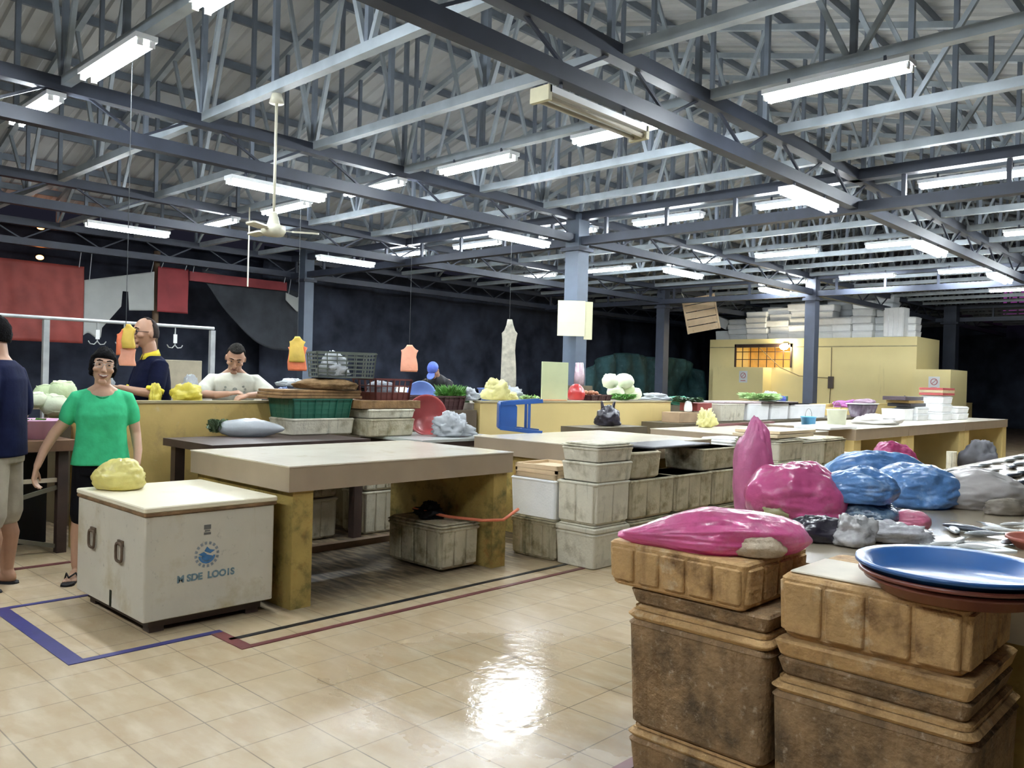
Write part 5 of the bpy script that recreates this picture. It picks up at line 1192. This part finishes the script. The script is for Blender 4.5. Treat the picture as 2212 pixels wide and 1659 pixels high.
# ---- man in navy at the left edge, seen from behind
q = atz(12, 1268); t = thing('person', 'man in navy T-shirt and khaki shorts with back turned at left edge', 'person', (q.x-.06, q.y+.02, 0), math.radians(-128))
HC = Vector((0, -.045, 1.60)); H = eul(-6, 0, 12)
b = MB(); b.rings([(.80, 0, 0, .16, .12), (.92, 0, 0, .17, .125), (1.05, 0, 0, .16, .12), (1.2, 0, 0, .175, .12), (1.33, 0, .01, .18, .11), (1.42, 0, .01, .13, .08), (1.46, 0, 0, .07, .06)])
b.limb([(0, .01, 1.40), (0, -.01, 1.47), (0, -.02, 1.55)], [.085, .062, .06]); head_parts(b, HC, H, 1.03)
for q in (-1, 1):
    b.limb([(q*.19, .01, 1.37), (q*.245, .04, 1.20), (q*.265, .03, 1.08)], [.055, .048, .042]); b.limb([(q*.265, .03, 1.08), (q*.24, -.12, 1.03), (q*.17, -.24, 1.01)], [.042, .036, .027])
    hand(b, (q*.165, -.245, 1.01), (-q*.45, -1, .1), (0, 0, 1), q, .5)
    b.limb([(q*.09, 0, .85), (q*.11, -.01, .5)], [.1, .066]); b.limb([(q*.11, -.01, .5), (q*.12, .03, .33), (q*.125, .02, .10)], [.06, .063, .04]); foot(b, (q*.125, .02, .088), (q*.15, -1, 0), 1.05)
    flipflop(t, Vector((q*.155, -.20, 0)), Vector((q*.12, .06, 0)), 0)
remesh(b.build('body', skinM, t), .007)
nv = mat('navy_tshirt', (.006, .009, .034), .85, .2, 12, .3, 12)
b = MB(); b.rings([(.84, 0, 0, .20, .155), (.95, 0, 0, .195, .15), (1.08, 0, 0, .19, .148), (1.2, 0, .0, .198, .145), (1.33, 0, .01, .20, .128), (1.41, 0, .015, .165, .095), (1.45, 0, .01, .085, .07)], 32)
for q in (-1, 1): b.limb([(q*.12, .01, 1.37), (q*.19, .012, 1.365), (q*.24, .035, 1.23), (q*.258, .035, 1.14)], [.06, .072, .072, .07], 16)
remesh(b.build('tshirt', nv, t), .009, 3)
b = MB(); b.rings([(.80, 0, 0, .175, .14), (.88, 0, 0, .18, .14), (.93, 0, 0, .175, .135)])
for q in (-1, 1): b.limb([(q*.09, 0, .83), (q*.11, 0, .6), (q*.118, .0, .47)], [.112, .108, .108], 18)
remesh(b.build('shorts', mat('khaki_shorts', (.36, .32, .25), .85, .15, 8, .4, 9), t), .009, 3)
face(t, HC, H, 1.03)
hair(t, HC, H, 1.03, hairm, lambda d: 0 if (d.y < -.3 and d.z < .42) or d.z < -.42 else 1, r=(.08, .102, .122))

# ---- smoking man in the navy polo, in profile behind the low wall
q = aty(326, 780, 7.55); t = thing('person', 'smoking man in navy polo with yellow collar standing behind the wall', 'person', (q.x, 7.55, 0), math.radians(-92))
Z0 = .10
HC = Vector((0, -.055, 1.64+Z0)); H = eul(2, 0, 6)
b = MB(); b.rings([(.85, 0, 0, .16, .13), (1.0, 0, -.01, .175, .15), (1.15, 0, -.01, .17, .145), (1.3, 0, 0, .175, .13), (1.42, 0, .01, .17, .11), (1.5, 0, .01, .12, .08), (1.55, 0, 0, .07, .06)])
b.limb([(0, .01, 1.5), (0, -.01, 1.57), (0, -.025, 1.65)], [.085, .064, .062]); head_parts(b, HC, H, 1.2)
for q in (-1, 1):
    b.limb([(q*.19, .01, 1.45), (q*.235, -.03, 1.30), (q*.24, -.06, 1.20)], [.055, .05, .044]); b.limb([(q*.24, -.06, 1.20), (q*.21, -.19, 1.22), (q*.13, -.31, 1.25)], [.044, .038, .028])
    hand(b, (q*.125, -.315, 1.25), (-q*.5, -1, .2), (0, .2, 1), q, .6)
    b.limb([(q*.09, 0, .9), (q*.1, 0, .5)], [.1, .065]); b.limb([(q*.1, 0, .5), (q*.1, .02, .1)], [.06, .04]); foot(b, (q*.1, .02, .088), (0, -1, 0))
remesh(b.build('body', skinM, t), .007)
nv2 = mat('navy_polo', (.004, .006, .024), .85, .2, 12, .3, 12); yc = mat('yellow_trim', (.70, .58, .04), .7, .08)
b = MB(); b.rings([(.86, 0, 0, .195, .17), (1.0, 0, -.01, .20, .18), (1.15, 0, -.01, .195, .175), (1.3, 0, 0, .198, .158), (1.42, 0, .01, .195, .13), (1.5, 0, .015, .155, .095), (1.54, 0, .01, .085, .07)], 32)
for q in (-1, 1): b.limb([(q*.12, .01, 1.45), (q*.19, .01, 1.45), (q*.228, -.025, 1.33), (q*.238, -.04, 1.26)], [.06, .075, .075, .073], 16)
remesh(b.build('polo_shirt', nv2, t), .009, 3)
for q in (-1, 1):
    d = Vector((q*.010, -.03, -.09)).normalized(); p = Vector((q*.238, -.045, 1.25)); MB().tube([p, p+d*.035], .077, 20).build('sleeve_cuff', yc, t, smooth=True)
b = MB(); N_ = 24
vs = []; fs = []
for k in range(N_+1):
    a = math.radians(-165+330*k/N_); rr = .072
    for (r2, z2) in ((.066, 1.60), (.088, 1.545)): vs.append((r2*math.sin(a), .0+r2*.95*math.cos(a)-.005, z2-.045*(1-math.cos(a))/2))
for k in range(N_): fs.append((2*k, 2*k+1, 2*k+3, 2*k+2))
b.add(vs, fs); b.build('collar', yc, t, smooth=True, solid=.008)
b = MB(); b.rings([(.80, 0, 0, .18, .14), (.9, 0, 0, .185, .15), (.95, 0, 0, .18, .145)])
for q in (-1, 1): b.limb([(q*.09, 0, .85), (q*.1, 0, .5), (q*.1, 0, .16)], [.105, .09, .08], 16)
remesh(b.build('trousers', black, t), .012, 2)
face(t, HC, H, 1.2, glasses='dark')
hair(t, HC, H, 1.2, mat('cropped_hair', (.03, .022, .02), .8, .3, 40), lambda d: 0 if (d.y < .25 and d.z < .85) or d.z < -.35 or d.y < -.1 else 1, r=(.078, .098, .118), off=(0, .004, .004), jitter=.02)
P = Vector(HC)+H @ Vector((0, -.113, -.07)); MB().tube([P, P+H @ Vector((-.03, -.06, .012))], .0045, 8).build('cigarette', plain_w, t, smooth=True)
g = lump('white_cloth', wbag, (0, 0, 0), (.08, .05, .11), None, None, 91, .35, parent=None); g.parent = t; g.location = (-.02, -.37, 1.17); g.rotation_euler = (0, 0, 0); g.name = 'held_cloth'

# ---- seller in white leaning on the wall
q = aty(512, 860, 7.35); t = thing('person', 'man in off-white T-shirt looking down, forearms on the yellow wall', 'person', (q.x, 7.42, 0), math.radians(-24))
HC = Vector((.0, -.16, 1.545)); H = eul(32, 6, -4)
b = MB(); b.rings([(.85, 0, .12, .16, .12), (1.0, 0, .09, .165, .125), (1.12, 0, .05, .165, .125), (1.24, 0, .0, .175, .12), (1.34, 0, -.03, .175, .105), (1.40, 0, -.045, .12, .08), (1.44, 0, -.06, .07, .06)])
b.limb([(0, -.03, 1.38), (0, -.08, 1.45), (0, -.12, 1.51)], [.08, .062, .058]); b.ball((0, -.10, 1.345), (.085, .05, .06), 14, 10); head_parts(b, HC, H, 1.12)
b.limb([(-.19, -.02, 1.33), (-.27, -.10, 1.23), (-.29, -.16, 1.20)], [.052, .046, .042]); b.limb([(-.29, -.16, 1.20), (-.17, -.27, 1.195), (-.07, -.31, 1.21)], [.042, .036, .027]); hand(b, (-.065, -.312, 1.212), (1, -.25, .15), (0, -.35, 1), -1, .55)
b.limb([(.19, -.02, 1.33), (.29, -.10, 1.23), (.33, -.18, 1.20)], [.052, .046, .042]); b.limb([(.33, -.18, 1.20), (.22, -.33, 1.205), (.10, -.43, 1.20)], [.042, .036, .027]); hand(b, (.095, -.432, 1.20), (-1, -.5, -.25), (0, -.35, 1), 1, .5)
for q in (-1, 1): b.limb([(q*.09, .12, .9), (q*.1, .06, .5)], [.1, .065]); b.limb([(q*.1, .06, .5), (q*.1, .12, .1)], [.06, .04]); foot(b, (q*.1, .12, .088), (0, -1, 0))
remesh(b.build('body', skinM, t), .0055)
wt = mat('offwhite_tshirt', (.66, .67, .58), .85, .06, 10, .35, 10)
b = MB(); b.rings([(.86, 0, .12, .19, .15), (1.0, 0, .09, .195, .155), (1.12, 0, .05, .19, .155), (1.24, 0, .0, .20, .15), (1.33, 0, -.03, .198, .128), (1.385, 0, -.04, .155, .10), (1.415, 0, -.05, .085, .07)], 32)
for q in (-1, 1): b.limb([(q*.12, -.02, 1.33), (q*.19, -.02, 1.33), (q*(.26 if q < 0 else .275), -.085, 1.25), (q*(.285 if q < 0 else .305), -.13, 1.225)], [.06, .073, .075, .074], 16)
remesh(b.build('tshirt', wt, t), .009, 3)
pr = MB(); disc(pr, 0, 0, .0, .022, 0, 6.283, 16, 0); 
for k in range(12): a = k*math.pi/6+.1; disc(pr, .085*math.cos(a)*1.1, .055*math.sin(a), 0, .012, 0, 6.283, 8, 0)
o = pr.build('chest_print', mat('print_grey', (.24, .25, .22), .8, .3, 40), t); o.location = (0, -.158, 1.245); o.rotation_euler = (math.radians(-14), 0, 0)
b = MB(); b.rings([(.82, 0, .12, .18, .14), (.95, 0, .11, .185, .145)])
for q in (-1, 1): b.limb([(q*.09, .12, .88), (q*.1, .09, .5), (q*.1, .12, .16)], [.105, .09, .08], 16)
remesh(b.build('trousers', mat('grey_trousers', (.08, .08, .09), .8), t), .012, 2)
face(t, HC, H, 1.12, closed=True)
hair(t, HC, H, 1.12, mat('greying_hair', (.02, .018, .016), .8, .4, 40, .4, 80), lambda d: 0 if (d.y < -.15 and d.z < .62) or d.z < -.3 else 1, r=(.079, .099, .12), jitter=.03)
# ---- stooping person in a blue cap behind the herbs
q = aty(957, 790, 9.4); t = thing('person', 'stooping person in black shirt and blue cap behind the herbs', 'person', (q.x, 9.4, 0), math.radians(-60))
HC = Vector((0, -.45, q.z-.07)); H = eul(55, 0, 0)
b = MB(); b.rings([(.80, 0, .1, .16, .13), (1.0, 0, .05, .17, .14), (1.1, 0, -.02, .17, .14)]); b.limb([(0, .05, 1.0), (0, -.12, 1.25), (0, -.27, 1.33)], [.15, .17, .13], 20)
b.limb([(0, -.27, 1.35), (0, -.38, q.z-.09)], [.07, .06]); head_parts(b, HC, H, 1.0)
for s in (-1, 1): b.limb([(s*.17, -.25, 1.34), (s*.24, -.35, 1.12), (s*.2, -.5, .98)], [.055, .045, .03]); hand(b, (s*.2, -.5, .97), (0, -.4, -1), (s, 0, 0), -s, .4); b.limb([(s*.09, .1, .85), (s*.1, .05, .5), (s*.1, .12, .1)], [.1, .065, .04]); foot(b, (s*.1, .12, .088), (0, -1, 0))
remesh(b.build('body', skinM, t), .009)
b = MB(); b.rings([(.82, 0, .1, .19, .16), (1.0, 0, .05, .195, .165), (1.1, 0, -.02, .19, .16)]); b.limb([(0, .05, 1.0), (0, -.12, 1.25), (0, -.27, 1.33)], [.17, .20, .15], 20)
for s in (-1, 1): b.limb([(s*.12, -.23, 1.34), (s*.18, -.26, 1.32), (s*.225, -.32, 1.18)], [.07, .075, .07], 14)
remesh(b.build('shirt', black, t), .012, 2)
b = MB(); b.rings([(.80, 0, .1, .18, .15), (.9, 0, .1, .185, .15)])
for s in (-1, 1): b.limb([(s*.09, .1, .85), (s*.1, .07, .5), (s*.1, .12, .16)], [.105, .09, .08], 14)
remesh(b.build('trousers', black, t), .012, 2)
face(t, HC, H)
capm = mat('blue_cap', (.10, .16, .55), .7, .15, 8, dirt=((.7, .7, .8), -.08, 12)); c_ = hair(t, HC, H, 1.0, capm, lambda d: 1 if d.z > .05 else 0, r=(.083, .103, .124), jitter=.0, name='cap')
MB().ball((0, 0, 0), (.06, .07, .006), 16, 6).build('cap_brim', capm, c_, smooth=True, loc=HC+H @ Vector((0, -.13, .035)), rot=H.to_euler())
